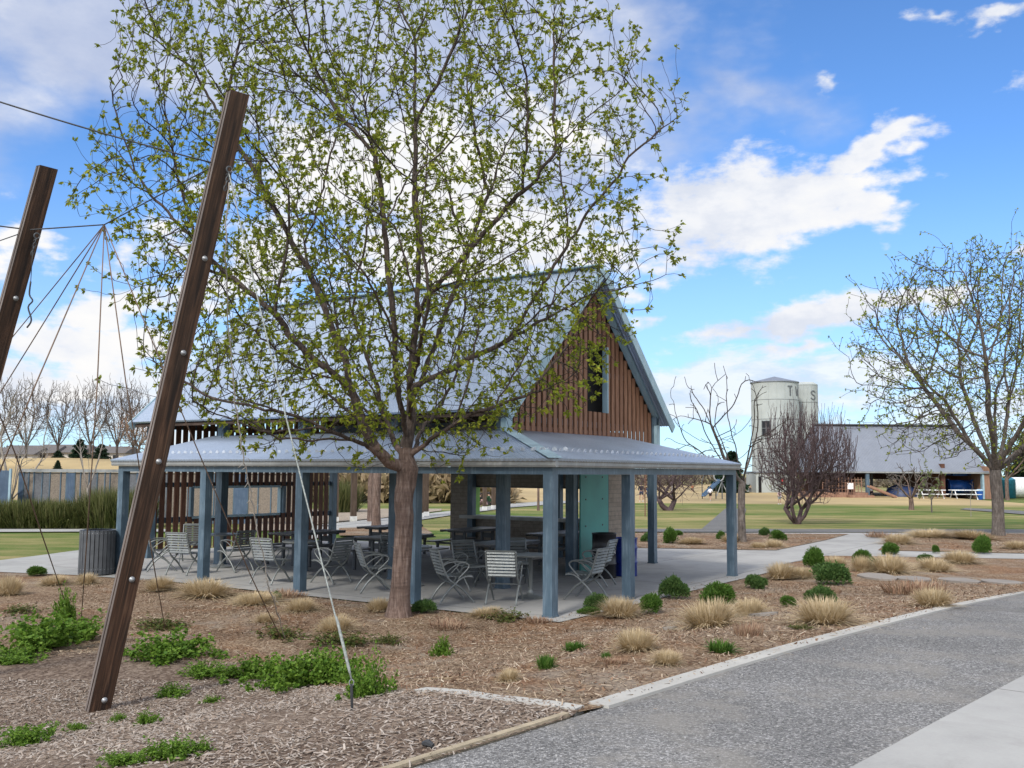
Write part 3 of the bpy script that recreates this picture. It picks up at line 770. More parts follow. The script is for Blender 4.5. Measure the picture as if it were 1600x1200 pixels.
# ------------------------------------------------------------------ furniture
def smooth_path(pts, n=5):
    pts = [Vector(p) for p in pts]; out = []
    for i in range(len(pts) - 1):
        p0 = pts[max(i - 1, 0)]; p1 = pts[i]; p2 = pts[i + 1]; p3 = pts[min(i + 2, len(pts) - 1)]
        for k in range(n):
            t = k / n
            out.append(.5 * ((2 * p1) + (p2 - p0) * t + (2 * p0 - 5 * p1 + 4 * p2 - p3) * t * t + (3 * p1 - p0 - 3 * p2 + p3) * t ** 3))
    return out + [pts[-1]]
def make_chair():
    c = empty('patio_chair', (0, 0, 0), 0, 'x', 'chair', 'slatted metal chairs on the patio')
    back = smooth_path([(0, -.315, .87), (0, -.27, .70), (0, -.215, .53), (0, -.165, .42)], 6)
    m = MB()
    for i in range(8):
        z = .475 + .37 * i / 7
        y = -.175 - (z - .42) * .33
        m.box((0, y, z), (.47, .012, .036), Matrix.Rotation(R(-18), 3, 'X'))
    m.tube([(-.25, -.318, .875), (.25, -.318, .875)], .014, 6)
    m.build('backrest', 'alu', c)
    m = MB()
    for i in range(7):
        y = -.14 + .067 * i; m.box((0, y, .432 + .012 * abs(i - 2.5) / 3), (.47, .05, .012))
    m.tube([(-.25, -.02, .315), (.25, -.02, .315)], .012, 6); m.tube([(-.25, .27, .425), (.25, .27, .425)], .014, 6)
    m.build('seat', 'alu', c)
    for sx in (-.255, .255):
        m = MB()
        pth = smooth_path([(sx, -.318, .875), (sx, -.265, .70), (sx, -.205, .53), (sx, -.13, .40), (sx, -.02, .315), (sx, .10, .235), (sx, .22, .11), (sx, .31, .01)], 5)
        m.tube(pth, [.017] * 16 + [.02] * (len(pth) - 26) + [.017] * 10, 6)
        pth = smooth_path([(sx, .29, .425), (sx, .18, .435), (sx, .07, .395), (sx, -.02, .315), (sx, -.12, .23), (sx, -.21, .12), (sx, -.28, .01)], 5)
        m.tube(pth, .018, 6)
        m.tube([(sx, .31, 0), (sx, .31, .018)], .022, 6); m.tube([(sx, -.28, 0), (sx, -.28, .018)], .022, 6)
        m.build('leg_frame', 'alu', c, True)
        m = MB()
        m.tube(smooth_path([(sx, -.245, .62), (sx, -.12, .672), (sx, .06, .678), (sx, .19, .645), (sx, .215, .585), (sx, .13, .49), (sx, .03, .40)], 5), .014, 6)
        m.tube(smooth_path([(sx, -.19, .50), (sx, -.06, .60), (sx, .06, .655), (sx, .16, .66)], 4), .010, 6)
        m.build('armrest', 'alu', c, True)
    return c
chair0 = make_chair()
SZ = .024
chairs = [  # u, v of its centre on the slab, facing (degrees, 0 = along +X), label
 (705, 942, 22, 'side-on grey chair beside the canopy post, its curved arm and crossed legs in view'),
 (737, 922, -52, 'slatted chair with its seat facing out, tucked behind the side-on chair'),
 (788, 944, 78, 'chair with its whole back in view, closest to the bed beside the round table'),
 (803, 916, -84, 'chair with bright sunlit slats facing out from the far side of the nearest round table'),
 (917, 938, 152, 'lone grey chair turned towards the corner post with the black drum behind it'),
 (934, 916, 156, 'mostly hidden chair whose pale top rail pokes up in front of the black drum'),
 (583, 926, 20, 'grey chair just beside the tree trunk, both arms and crossed legs in full view'),
 (613, 902, -85, 'chair half hidden behind the tree trunk, its bright slatted back facing out'),
 (518, 912, 148, 'grey chair between the second canopy post and the tree, its slatted back at an angle'),
 (422, 913, 64, 'chair with its back to the bed, behind the hanging vine-like string'),
 (368, 894, 146, 'chair immediately beside the third canopy post, angled away with its arm loop showing'),
 (288, 899, 72, 'chair nearest the leaning timber pole with its slatted back to the bed'),
 (300, 880, -80, 'dark backlit chair facing out from behind the chair by the leaning pole'),
 (250, 893, 24, 'pale chair partly cut off by the leaning timber pole, only arms and legs showing'),
]
for i, (u, v, f, lab) in enumerate(chairs):
    p = at(u, v)
    if i == 0: chair0.location = (p.x, p.y, SZ); chair0.rotation_euler = (0, 0, R(f - 90)); chair0['label'] = lab
    else: dup(chair0, (p.x, p.y, SZ), R(f - 90), lab)
def make_round():
    t = empty('cafe_table', (0, 0, 0), 0, 'x', 'table', 'round pedestal tables')
    MB().lathe([(0, .715), (.36, .715), (.385, .725), (.39, .742), (.38, .748), (0, .748)], 32).build('tabletop', 'alu', t)
    MB().lathe([(.035, .06), (.035, .70), (.12, .714)], 16).build('pedestal', 'alu', t, True)
    MB().lathe([(.24, 0), (.245, .018), (.20, .035), (.09, .055), (.05, .09), (.04, .14)], 28).build('base', 'alu', t)
    return t
rt = make_round()
rounds = [(829, 936, 'round grey pedestal table next to the corner post, among four chairs'), (643, 917, 'round pedestal table partly behind the tree trunk'),
          (470, 905, 'round pedestal table behind the second canopy post'), (345, 888, 'round pedestal table by the third canopy post, farthest from the tree')]
for i, (u, v, lab) in enumerate(rounds):
    p = at(u, v)
    if i == 0: rt.location = (p.x, p.y, SZ); rt['label'] = lab
    else: dup(rt, (p.x, p.y, SZ), 0, lab)
def make_picnic():
    t = empty('picnic_table', (0, 0, 0), 0, 'x', 'picnic table', 'rectangular picnic tables with benches')
    m = MB()
    for i in range(6): m.box((-.31 + .124 * i, 0, .735), (.118, 1.85, .03))
    m.build('tabletop', 'table_top', t)
    m = MB(); m.box((-.37, 0, .715), (.015, 1.8, .05)); m.box((.37, 0, .715), (.015, 1.8, .05)); m.build('apron', 'charcoal', t)
    for x in (-.66, .66):
        m = MB()
        for k in (-.07, .07): m.box((x + k, 0, .445), (.132, 1.85, .03))
        m.build('bench', 'table_top', t)
    for y in (-.62, .62):
        m = MB()
        for x in (-.16, .16): m.box((x, y, .36), (.06, .06, .72))
        m.box((0, y, .695), (.68, .05, .045)); m.box((0, y, .40), (1.42, .05, .05)); m.box((0, y, .55), (.26, .02, .12))
        for x in (-.66, .66): m.box((x, y, .21), (.055, .055, .42))
        m.build('leg_frame', 'charcoal', t)
    return t
pt = make_picnic()
pics = [(3.6, 3.95, 'picnic table in the front row just behind the nearest chairs and corner post'), (6.55, 4.1, 'picnic table in the front row directly behind the tree trunk'),
        (9.1, 3.9, 'picnic table in the front row farthest from the corner post'), (4.35, 7.5, 'picnic table in the back row beside the teal panel'),
        (6.85, 7.45, 'picnic table in the back row in front of the serving counter'), (9.3, 7.1, 'picnic table in the back row near the small brown bed behind the pavilion')]
for i, (s, t_, lab) in enumerate(pics):
    p = W(s, t_, SZ)
    if i == 0: pt.location = p; pt.rotation_euler = (0, 0, PROT); pt['label'] = lab
    else: dup(pt, p, PROT + R(random.uniform(-3, 3)), lab)

# drums
def drum(u, v, dep, lab, mat, r=.29, h=.88):
    p = px(u, v, dep); p.z = SZ
    d = empty('waste_drum', p, R(40), lab, 'drum')
    prof = [(0, 0), (r, 0), (r, .02)]
    for z in (.29, .59): prof += [(r, z - .03), (r + .012, z - .012), (r + .012, z + .012), (r, z + .03)]
    prof += [(r, h - .03), (r + .01, h - .02), (r + .01, h), (r - .02, h), (r - .02, .1), (0, .1)]
    MB().lathe(prof, 36).build('body', mat, d, True); return d, p
bd, bp = drum(944, 890, 20.8, 'black steel waste drum with a white scrawl, standing in front of the teal panel', 'black', .25, .92)
sc = MB()
for k, pts in enumerate([[(0, .02), (.02, .05), (.05, .05), (.06, .02), (.03, 0), (.01, .02), (.05, .03)], [(.08, .0), (.09, .05), (.11, .01), (.125, .055)], [(.14, .03), (.16, .06), (.18, .04), (.17, .0), (.145, .01)],
             [(.20, .0), (.205, .07)], [(.19, .045), (.235, .05)], [(.25, .05), (.245, .01), (.275, .01), (.28, .05), (.28, -.02)], [(.03, -.03), (.12, -.045), (.24, -.035)]]):
    q = []
    for x, z in smooth_path([(x, 0, z) for x, z in pts], 4) and [(p_.x, p_.z) for p_ in smooth_path([(x, 0, z) for x, z in pts], 4)]:
        a = R(-98) + x / .25; q.append((.254 * math.cos(a), .254 * math.sin(a), .52 + z))
    sc.tube(q, .006, 5)
sw = sc.build('scrawl', 'scrawl', bd); sw.rotation_euler = (0, 0, R(-40))
drum(977, 884, 21.2, 'cobalt blue plastic drum half hidden behind a canopy post', 'bluedrum', .25, .80)
# slatted litter receptacle by the path
p = at(150, 899); p.z = height(p.x, p.y) + .02
lb = empty('litter_bin', p, 0, 'round charcoal litter bin of upright slats beside the leaning pole', 'litter bin')
m = MB(); N = 26
for i in range(N):
    a = 2 * math.pi * i / N; m.box((.34 * math.cos(a), .34 * math.sin(a), .47), (.02, .068, .90), Matrix.Rotation(a, 3, 'Z'))
m.build('slat_shell', 'charcoal', lb)
m = MB()
for z in (.10, .84): m.lathe([(.32, z), (.328, z), (.328, z + .05), (.32, z + .05)], 32)
for i in range(N):
    a = 2 * math.pi * i / N
    for z in (.125, .865): m.tube([(.345 * math.cos(a), .345 * math.sin(a), z), (.356 * math.cos(a), .356 * math.sin(a), z)], .009, 6)
m.build('hoop', 'bolt', lb)
MB().lathe([(0, .06), (.30, .06), (.30, .9), (.33, .91), (.33, .925), (.28, .925), (.28, .12), (0, .12)], 28).build('liner', 'black', lb)

# ------------------------------------------------------------------ leaning timber poles
def pole(base, top, wdt, dep, lab, bolts, eye):
    b = Vector(base); t = Vector(top); ax = (t - b).normalized(); L = (t - b).length + .25
    b = b - ax * .25
    yv = Vector((b.x, b.y, 0)).normalized(); yv = (yv + Vector((-.40, 0, 0))).normalized()   # broad face turned a little to the side
    yv = (yv - ax * yv.dot(ax)).normalized(); xv = yv.cross(ax)
    o = empty('leaning_pole', (0, 0, 0), 0, lab, 'timber pole', 'leaning timber poles')
    o.matrix_world = Matrix((xv, yv, ax)).transposed().to_4x4(); o.matrix_world.translation = b
    m = MB()
    def plank(y0, y1, mat, nm):
        mm = MB(); n = 30
        for i in range(n + 1):
            z = L * i / n + .0; jx = .002 * math.sin(z * 3.1) ; 
            for (x, y) in ((-wdt / 2, y0), (wdt / 2, y0), (wdt / 2, y1), (-wdt / 2, y1)):
                mm.v.append((x + jx, y + .002 * math.sin(z * 2.3 + y * 9), z + (.02 * (x / wdt) if i == n else 0)))
        for i in range(n):
            for j in range(4):
                a = 4 * i + j; c = 4 * i + (j + 1) % 4; mm.f.append((a, c, c + 4, a + 4))
        mm.f.append((3, 2, 1, 0)); mm.f.append((4 * n, 4 * n + 1, 4 * n + 2, 4 * n + 3))
        ob = mm.build(nm, mat, o)
        return ob
    hp = dep / 2
    plank(-hp, -.008, 'pole', 'plank'); plank(.008, hp, 'pole', 'plank')
    mm = MB()
    for y0, y1 in ((-hp + .003, -.011), (.011, hp - .003)):
        mm.b2((-wdt / 2 - .004, y0, .05), (-wdt / 2 - .0025, y1, L - .02))
    mm.build('lit_edge', 'pole_edge', o)  # light on one narrow side, painted as paler strips
    mm = MB().b2((-wdt / 2 + .015, -.0078, .1), (wdt / 2 - .02, .0078, L - .05)); mm.build('spacer', 'black', o)
    for z in bolts:
        mm = MB(); mm.lathe([(0, .018), (.012, .016), (.018, .008), (.020, .004), (.027, .002), (.027, 0)], 16)
        bo = mm.build('bolt', 'bolt', o, True); bo.location = (.02, -hp - .001, z + .25); bo.rotation_euler = (R(90), 0, 0)
    if eye:
        mm = MB(); pts = [(.028 * math.cos(a), 0, .028 * math.sin(a)) for a in [2 * math.pi * k / 12 for k in range(13)]]
        mm.tube(pts, .008, 6); mm.tube([(0, 0, -.028), (0, .06, -.06)], .01, 6)
        for k in range(4): 
            pp = [(.014 * math.cos(a) * (1 if k % 2 else .3), .014 * math.cos(a) * (.3 if k % 2 else 1), -.05 - .045 * k + .028 * math.sin(a)) for a in [2 * math.pi * j / 10 for j in range(11)]]
            mm.tube(pp, .005, 5)
        bo = mm.build('eye_bolt', 'charcoal', o); bo.location = (.045, -hp - .04, eye + .25)
    return o
b1 = at(152, 1112); D1 = b1.y
t1 = px(372, 146, D1 + .1)
Lp = (t1 - b1).length
pole1 = pole(b1, t1, .185, .115, 'tall dark timber pole leaning beside the litter bin, with bright bolts down its broad face', [Lp * k for k in (.02, .205, .39, .565, .72)], Lp * .87)
b2 = at(-148, 1078)
t2 = px(74, 262, b2.y + .1); Lq = (t2 - b2).length
pole2 = pole(b2, t2, .18, .115, 'dark leaning timber pole cut off by the edge of the picture', [Lq * .5, Lq * .74], Lq * .865)

# ------------------------------------------------------------------ cables and strings of the trellis
def cable(name, pts, r, mat, lab, cat, sag=0, group=None, wob=0, n=16):
    pts = [Vector(p) for p in pts]
    if len(pts) == 2:
        a, b = pts
        pts = [a.lerp(b, k / n) + Vector((random.uniform(-wob, wob), random.uniform(-wob, wob), -sag * 4 * (k / n) * (1 - k / n))) for k in range(n + 1)]
    return tag(MB().tube(pts, r, 6).build(name, mat, None, True), lab, cat, group)
eye1 = px(330, 254, D1); eye1b = px(325, 264, D1 + .1)
hub = px(163, 351, (D1 + b2.y) / 2 + .6)
cable('steel_cable', [px(-260, 70, 8.5), eye1], .0075, 'rope_dark', 'dark cable running from the sky edge to the upper part of the tall leaning pole', 'cable', .05)
cable('steel_cable', [px(47, 359, b2.y - .03), hub], .007, 'rope_dark', 'short level cable from the cut-off pole to the knot where the strings gather', 'cable')
cable('steel_cable', [hub, eye1b], .007, 'rope_dark', 'short cable rising from the string knot to the tall leaning pole', 'cable')
cable('steel_cable', [px(-200, 318, 9.5), px(38, 358, b2.y + .08)], .007, 'rope_dark', 'dark cable stub entering the cut-off pole from outside the picture', 'cable', .02)
cable('steel_cable', [px(-160, 432, 9), px(40, 362, b2.y + .12)], .005, 'rope_dark', 'thin lower cable stub meeting the cut-off pole', 'cable')
G = 'jute strings fanning from the knot'
def gp_(u, v): return at(u, v) + Vector((0, 0, .02))
cable('trellis_string', [hub, gp_(-330, 945)], .0065, 'rope', 'outermost string of the fan, the flattest one, crossing high over the cut-off pole', 'string', .04, G)
cable('trellis_string', [hub, gp_(-235, 985)], .0065, 'rope', 'second flattest string of the fan, just below the outermost one', 'string', .04, G)
cable('trellis_string', [hub, px(56, 600, 8.4), px(0, 735, 8.7), gp_(-70, 930)], .0065, 'rope', 'string of the fan passing over the far bare trees towards the picture edge', 'string', 0, G)
cable('trellis_string', [hub, px(152, 600, 9.2), px(136, 840, 9.9), gp_(127, 968)], .0065, 'rope', 'near vertical string of the fan dropping in front of the litter bin into the weeds', 'string', 0, G)
cable('trellis_string', [hub, px(197, 600, 9.6), px(216, 720, 10.2), px(238, 870, 11), gp_(258, 985)], .0065, 'rope', 'string of the fan that disappears behind the tall leaning pole', 'string', 0, G)
cable('trellis_string', [hub, px(250, 562, 9.8), px(283, 642, 10.2), px(392, 900, 10.9), gp_(440, 1002)], .0065, 'rope', 'string of the fan running behind the tall pole and down across the chairs', 'string', 0, G)
cable('trellis_string', [px(-60, 510, 8), px(0, 650, 8.6), px(25, 712, 9), px(62, 825, 9.8), gp_(106, 955)], .0065, 'rope', 'separate string from outside the picture, crossing the hedge and grass to the weeds', 'string', 0, G)
r0 = px(358, 272, D1 - .06)
stake_top = at(551, 1112) + Vector((0, 0, .0))
st = empty('ground_stake', at(551, 1112), 0, 'black steel stake in the wood chips holding the pale guy rope', 'stake')
MB().tube([(0, 0, -.1), (-.012, 0, .19)], .010, 8).build('rod', 'rope_dark', st)
ring = MB(); ring.tube([(.016 * math.cos(a) - .012, 0, .20 + .022 * math.sin(a)) for a in [2 * math.pi * k / 12 for k in range(13)]], .004, 6); ring.build('ring', 'bolt', st)
e1 = at(551, 1112) + Vector((-.012, 0, .22))
gr = empty('guy_rope', e1, 0, 'pale braided guy rope from the eye bolt of the tall pole down to the stake', 'guy rope')
rp = [Vector((0, 0, 0)).lerp(r0 - e1, k / 30) + Vector((0, 0, -.06 * 4 * (k / 30) * (1 - k / 30))) for k in range(31)]
MB().tube(rp, .0065, 6).build('rope', 'rope_white', gr, True)
dirr = (r0 - e1).normalized()
MB().tube([dirr * .03, dirr * .08, dirr * .42, dirr * .48], [.006, .011, .011, .006], 8).build('turnbuckle', 'rope_white', gr, True)
vine = [px(357, 285, D1), px(352, 400, D1 + .2), px(360, 540, D1 + .7), px(369, 640, D1 + 1.1), px(381, 715, D1 + 1.4), px(393, 780, D1 + 1.7), px(414, 885, D1 + 2.2), px(424, 930, D1 + 2.5), gp_(446, 1000)]
vine = smooth_path(vine, 8)
vp = [p + Vector((random.uniform(-.012, .012), random.uniform(-.01, .01), 0)) for p in vine]
vt = MB().tube(vp, .007, 6)
for i in range(22, len(vp) - 4):
    if random.random() < .8:
        a = vp[i]; q = a + Vector((random.uniform(-.07, .07), random.uniform(-.05, .05), random.uniform(-.10, .04)))
        vt.tube([a, (a + q) / 2 + Vector((.012, 0, .012)), q], .003, 4)
M['vine'] = simple('pale_dry_vine', (.36, .33, .29), .9)
tag(vt.build('vine_string', 'vine', None, True), 'pale string wrapped in dry vine tendrils hanging from the tall leaning pole', 'string')
kn = MB(); a0 = px(48, 415, b2.y)
kn.tube([px(52, 380, b2.y), px(48, 440, b2.y)], .004, 5)
kn.tube(smooth_path([px(48, 440, b2.y), px(46, 460, b2.y), px(51, 470, b2.y), px(44, 480, b2.y), px(49, 500, b2.y), px(42, 512, b2.y)], 4), .009, 6)
tag(kn.build('knotted_rope', 'rope_dark', None, True), 'short knotted dark rope end dangling beside the cut-off pole', 'rope')
# ------------------------------------------------------------------ trees
def colonize(seeds, A_, step=.12, infl=1.6, kill=.32, iters=160, up=.12, jit=.12, seed=1):
    """branches that grow towards scattered points; seeds = [(polyline, parent node or -1)]"""
    r = np.random.default_rng(seed)
    nodes = []; par = []
    def add_poly(pts, parent):
        pts = [Vector(p) for p in pts]; last = parent; wob = np.zeros(3)
        for a, b in zip(pts, pts[1:]):
            n = max(1, int((b - a).length / step))
            for i in range(1, n + 1):
                p = a.lerp(b, i / n); wob = wob * .86 + r.normal(0, .014, 3) * (p.z > 1.6); nodes.append(np.array(p) + wob); par.append(last); last = len(nodes) - 1
        return last
    nodes.append(np.array(seeds[0][0])); par.append(-1)
    first = seeds[0]
    add_poly(first, 0)
    for pl in seeds[1:]:
        p0 = np.array(pl[0]); N = np.array(nodes); k = int(np.argmin(((N - p0) ** 2).sum(1)))
        add_poly([Vector(nodes[k])] + list(pl[1:]), k)
    nseed = len(nodes)
    A_ = np.asarray(A_, float); near = np.zeros(len(A_), int); dist = np.full(len(A_), 1e9)
    def upd(lo):
        N = np.array(nodes[lo:])
        for c in range(0, len(A_), 4000):
            d = np.sqrt(((A_[c:c + 4000, None, :] - N[None]) ** 2).sum(2)); k = d.argmin(1); m = d[np.arange(len(k)), k]
            b = m < dist[c:c + 4000]
            dist[c:c + 4000][b] = m[b]; near[c:c + 4000][b] = k[b] + lo
    upd(0); seen = {}
    for it in range(iters):
        keep = dist > kill; A_, near, dist = A_[keep], near[keep], dist[keep]
        if len(A_) == 0: break
        act = dist < infl
        if not act.any(): break
        idx = near[act]; NN = np.array(nodes)
        dv = A_[act] - NN[idx]; dv /= np.linalg.norm(dv, axis=1)[:, None]
        u, inv = np.unique(idx, return_inverse=True); sm = np.zeros((len(u), 3)); np.add.at(sm, inv, dv)
        lo = len(nodes)
        for k, s_ in zip(u, sm):
            if seen.get(k, 0) >= 3: continue
            s_ = s_ / (np.linalg.norm(s_) + 1e-9); q = par[k]
            if q >= 0:
                pd = nodes[k] - nodes[q]; pd = pd / (np.linalg.norm(pd) + 1e-9); s_ = s_ + .55 * pd
            s_ = s_ + np.array([0, 0, up]) + r.normal(0, jit, 3); s_ /= np.linalg.norm(s_)
            nodes.append(nodes[k] + s_ * step * r.uniform(.8, 1.15)); par.append(k); seen[k] = seen.get(k, 0) + 1
        if len(nodes) == lo: break
        upd(lo)
    return np.array(nodes), np.array(par), nseed
def sprout(nodes, par, nseed, prob, length, step, up, seed, depth=2, jit=.28):
    """short side shoots along the thinner branches"""
    r = np.random.default_rng(seed); N = list(nodes); Q = list(par); src = list(range(nseed, len(N)))
    for lev in range(depth):
        new = []
        for i in src:
            if r.random() > prob * (1 if lev == 0 else .55): continue
            d0 = N[i] - N[Q[i]]; d0 = d0 / (np.linalg.norm(d0) + 1e-9)
            s_ = np.cross(d0, r.normal(0, 1, 3)); s_ /= (np.linalg.norm(s_) + 1e-9)
            d = d0 * .55 + s_ * .85 + np.array([0, 0, up]); d /= np.linalg.norm(d); k = i
            for j in range(max(1, int(length * r.uniform(.4, 1.3) / step / (1 + lev * .8)))):
                d = d + r.normal(0, jit, 3) + np.array([0, 0, up * .5]); d /= np.linalg.norm(d)
                N.append(N[k] + d * step); Q.append(k); k = len(N) - 1; new.append(k)
        src = new
    return np.array(N), np.array(Q)
def radii(nodes, par, r0, e, rmin=None):
    n = len(nodes); acc = np.zeros(n); ch = [[] for _ in range(n)]
    for i in range(n - 1, 0, -1):
        if acc[i] == 0: acc[i] = r0 ** e
        acc[par[i]] += acc[i]
        ch[par[i]].append(i)
    acc[acc == 0] = r0 ** e
    return acc ** (1 / e), ch
def tree_meshes(nodes, par, rad, ch, thick_min, flare=None, split=None):
    """two meshes: trunk with limbs, and twigs"""
    global LIMB
    big = MB(); small = MB(); LIMB = MB()
    stack = [(0, None)]
    while stack:
        k, parent = stack.pop(); chain = [k] if parent is None else [parent, k]
        while ch[chain[-1]]:
            c = sorted(ch[chain[-1]], key=lambda q: -rad[q])
            for o in c[1:]: stack.append((o, chain[-1]))
            chain.append(c[0])
        rr = [rad[i] for i in chain]
        if parent is not None: rr[0] = min(rr[0], rr[1] * 1.25)
        cut = next((i for i, x in enumerate(rr) if x < thick_min), len(rr))
        pts = [nodes[i] for i in chain]
        if cut >= 2:
            R_ = rr[:cut + 1]; n = 12 if R_[0] > .08 else (7 if R_[0] > .03 else 5)
            R2 = [x * (flare(p[2]) if flare else 1) for x, p in zip(R_, pts)]
            sp = next((i for i, p in enumerate(pts[:cut + 1]) if p[2] > split), cut + 1) if split else cut + 1
            if sp >= 2: big.tube(pts[:min(sp + 1, cut + 1)], R2[:sp + 1], n, cap=False)
            else: sp = 0
            if sp < cut: LIMB.tube(pts[sp:cut + 1], R2[sp:], n, cap=False)
            if cut < len(rr) - 1: small.tube(pts[cut:], rr[cut:], 4, cap=False)
        elif len(pts) > 1: small.tube(pts, rr, 4 if rr[0] > thick_min * .5 else 3, cap=False)
    return big, small
def leaves(points, dirs, n_each, size, spread, droop=0, seed=3, narrow=.32):
    r = np.random.default_rng(seed); P_ = np.repeat(np.asarray(points), n_each, 0); Dn = np.repeat(np.asarray(dirs), n_each, 0)
    n = len(P_)
    d = Dn + r.normal(0, spread, (n, 3)) + np.array([0, 0, -droop]); d /= np.linalg.norm(d, axis=1)[:, None]
    L = (size * r.uniform(.55, 1.25, n))[:, None]
    sd = np.cross(d, r.normal(0, 1, (n, 3))); sd /= (np.linalg.norm(sd, axis=1)[:, None] + 1e-9); nn = np.cross(d, sd)
    a = P_ + r.normal(0, size * .12, (n, 3)); tip = a + d * L + np.array([0, 0, -1]) * L * .18
    m = a + d * L * .45 - nn * L * .08; b = m + sd * L * narrow + nn * L * .14; c = m - sd * L * narrow + nn * L * .14
    V = np.stack([a, b, tip, c], 1).reshape(-1, 3); k = np.arange(n)[:, None] * 4
    Fq = np.concatenate([k + np.array([[0, 1, 2]]), k + np.array([[0, 2, 3]])])
    return V, Fq
def tips(nodes, par, rad, ch, rmax, prob, seed=5):
    r = np.random.default_rng(seed); pts = []; ds = []
    for i in range(1, len(nodes)):
        if rad[i] > rmax: continue
        if ch[i] and r.random() > prob: continue
        d = nodes[i] - nodes[par[i]]; l = np.linalg.norm(d)
        pts.append(nodes[i]); ds.append(d / (l + 1e-9))
    return np.array(pts), np.array(ds)

def crown_points(n, c, rad, seed, shell=.35, keep=None):
    r = np.random.default_rng(seed); P_ = r.normal(0, 1, (n * 3, 3)); P_ /= np.linalg.norm(P_, axis=1)[:, None]
    q = r.uniform(shell ** 3, 1, n * 3) ** (1 / 3); P_ = P_ * q[:, None] * np.array(rad) + np.array(c)
    if keep is not None: P_ = P_[keep(P_)]
    return P_[:n]

# --- the big tree in front of the pavilion
tb = at(622, 964); TY = tb.y
mt = empty('leafing_tree', tb, 0, 'large spreading tree with fresh small leaves growing in front of the pavilion', 'tree')
def tp_(u, v, dy=0): return px(u, v, TY + dy) - tb
trunk = [Vector((0, 0, -.1)), tp_(627, 900), tp_(631, 830), tp_(634, 770), tp_(640, 735)]
seeds = [trunk + [tp_(641, 700), tp_(645, 630, .1), tp_(642, 595, .15), tp_(650, 500, .1), tp_(651, 375, .2), tp_(644, 219, .1), tp_(652, 60, 0)],
 [tp_(632, 738), tp_(612, 722, -.15), tp_(586, 697, -.3), tp_(562, 654, -.45), tp_(545, 610, -.55), tp_(532, 598, -.6), tp_(482, 562, -.8), tp_(450, 522, -.9), tp_(428, 488, -1.0), tp_(402, 430, -1.2)],
 [tp_(553, 625, -.55), tp_(538, 560, -.2), tp_(517, 505, 0), tp_(500, 470, .2), tp_(482, 420, .3), tp_(462, 330, .6)],
 [tp_(634, 728), tp_(612, 692, .4), tp_(598, 652, .7), tp_(590, 600, 1.0), tp_(562, 530, 1.4), tp_(540, 430, 1.8)],
 [tp_(640, 690), tp_(622, 620, -.5), tp_(612, 530, -.9), tp_(605, 420, -1.1), tp_(598, 312, -1.2), tp_(565, 140, -1.4)],
 [tp_(644, 712), tp_(665, 694, -.2), tp_(690, 675, -.4), tp_(736, 644, -.7), tp_(800, 628, -1.0), tp_(880, 600, -1.2)],
 [tp_(642, 602), tp_(675, 592, .2), tp_(728, 562, .5), tp_(820, 519, .8), tp_(885, 480, 1.0), tp_(960, 440, 1.1)],
 [tp_(642, 640), tp_(668, 575, .5), tp_(700, 480, .9), tp_(738, 380, 1.3), tp_(790, 230, 1.7)],
 [tp_(650, 505), tp_(664, 468, -.3), tp_(722, 402, -.6), tp_(836, 278, -1.0), tp_(900, 190, -1.2)],
 [tp_(800, 525, .7), tp_(900, 365, .3), tp_(985, 245, 0), tp_(1055, 185, -.2)],
 [tp_(600, 708, -.2), tp_(560, 690, -1.0), tp_(500, 668, -1.6), tp_(420, 640, -2.0), tp_(340, 610, -2.2)],
 [tp_(643, 700), tp_(660, 670, 1.0), tp_(690, 630, 1.9), tp_(720, 560, 2.7)], [tp_(643, 660), tp_(640, 600, -1.1), tp_(660, 520, -2.0), tp_(680, 420, -2.6)],
 [tp_(430, 490, -1.0), tp_(350, 420, -.6), tp_(260, 330, -.3), tp_(180, 230, 0)], [tp_(482, 420, .3), tp_(400, 280, .5), tp_(300, 120, .5), tp_(230, 40, .3)]]
cz = tp_(600, 285).z
cc = tp_(600, 300)
ks = lambda P_: (P_[:, 2] > 2.25)
Apt = crown_points(5200, (cc.x, 0, cc.z), (4.35, 3.7, 4.7), 11, .22, ks)
low = crown_points(900, (cc.x, -.2, cc.z - 2.5), (3.9, 3.3, 1.9), 12, .2, lambda P_: P_[:, 2] > 1.75)
extra = []
for (u, v) in ((120, 320), (150, 215), (200, 40), (215, 15), (1060, 180), (1040, 130), (990, 120), (1055, 425), (1020, 390), (1010, 470), (1000, 520), (250, 600), (300, 640), (360, 690), (130, 300), (880, 640), (940, 600), (960, 560), (870, 20), (925, 90), (780, 690), (470, 700), (1035, 260), (330, 560), (230, 470), (420, 690), (560, 735), (700, 715)):
    for k in range(9):
        extra.append(tuple(tp_(u + random.uniform(-24, 24), v + random.uniform(-24, 24), random.uniform(-.7, .7))))
q = random.Random(5)
for pl in list(seeds[1:]) + [seeds[0][4:]]:
    for f in (.3, .5, .72, .88):
        k = f * (len(pl) - 1); i = int(k); p0 = pl[i].lerp(pl[min(i + 1, len(pl) - 1)], k - i); d = (pl[min(i + 1, len(pl) - 1)] - pl[i]).normalized()
        sd_ = d.cross(Vector((q.uniform(-1, 1), q.uniform(-1, 1), q.uniform(-1, 1)))).normalized(); e_ = (d * .8 + sd_ * .75 + Vector((0, 0, .35))).normalized(); Lq_ = q.uniform(1.1, 2.4)
        m_ = p0 + e_ * Lq_ * .5; z_ = proj(tb + m_ + (e_ + Vector((0, 0, .4))).normalized() * Lq_ * .5)
        if not 130 < z_[0] < 1010: continue
        seeds.append([p0, m_, m_ + (e_ + Vector((0, 0, .4))).normalized() * Lq_ * .5])
nodes, par, ns_ = colonize(seeds, np.concatenate([Apt, low, np.array(extra)]), .115, 1.5, .27, 150, .34, .09, 3)
nodes, par = sprout(nodes, par, ns_, .27, .62, .105, .42, 8, 2, .13)
rad, ch = radii(nodes, par, .0036, 2.55)
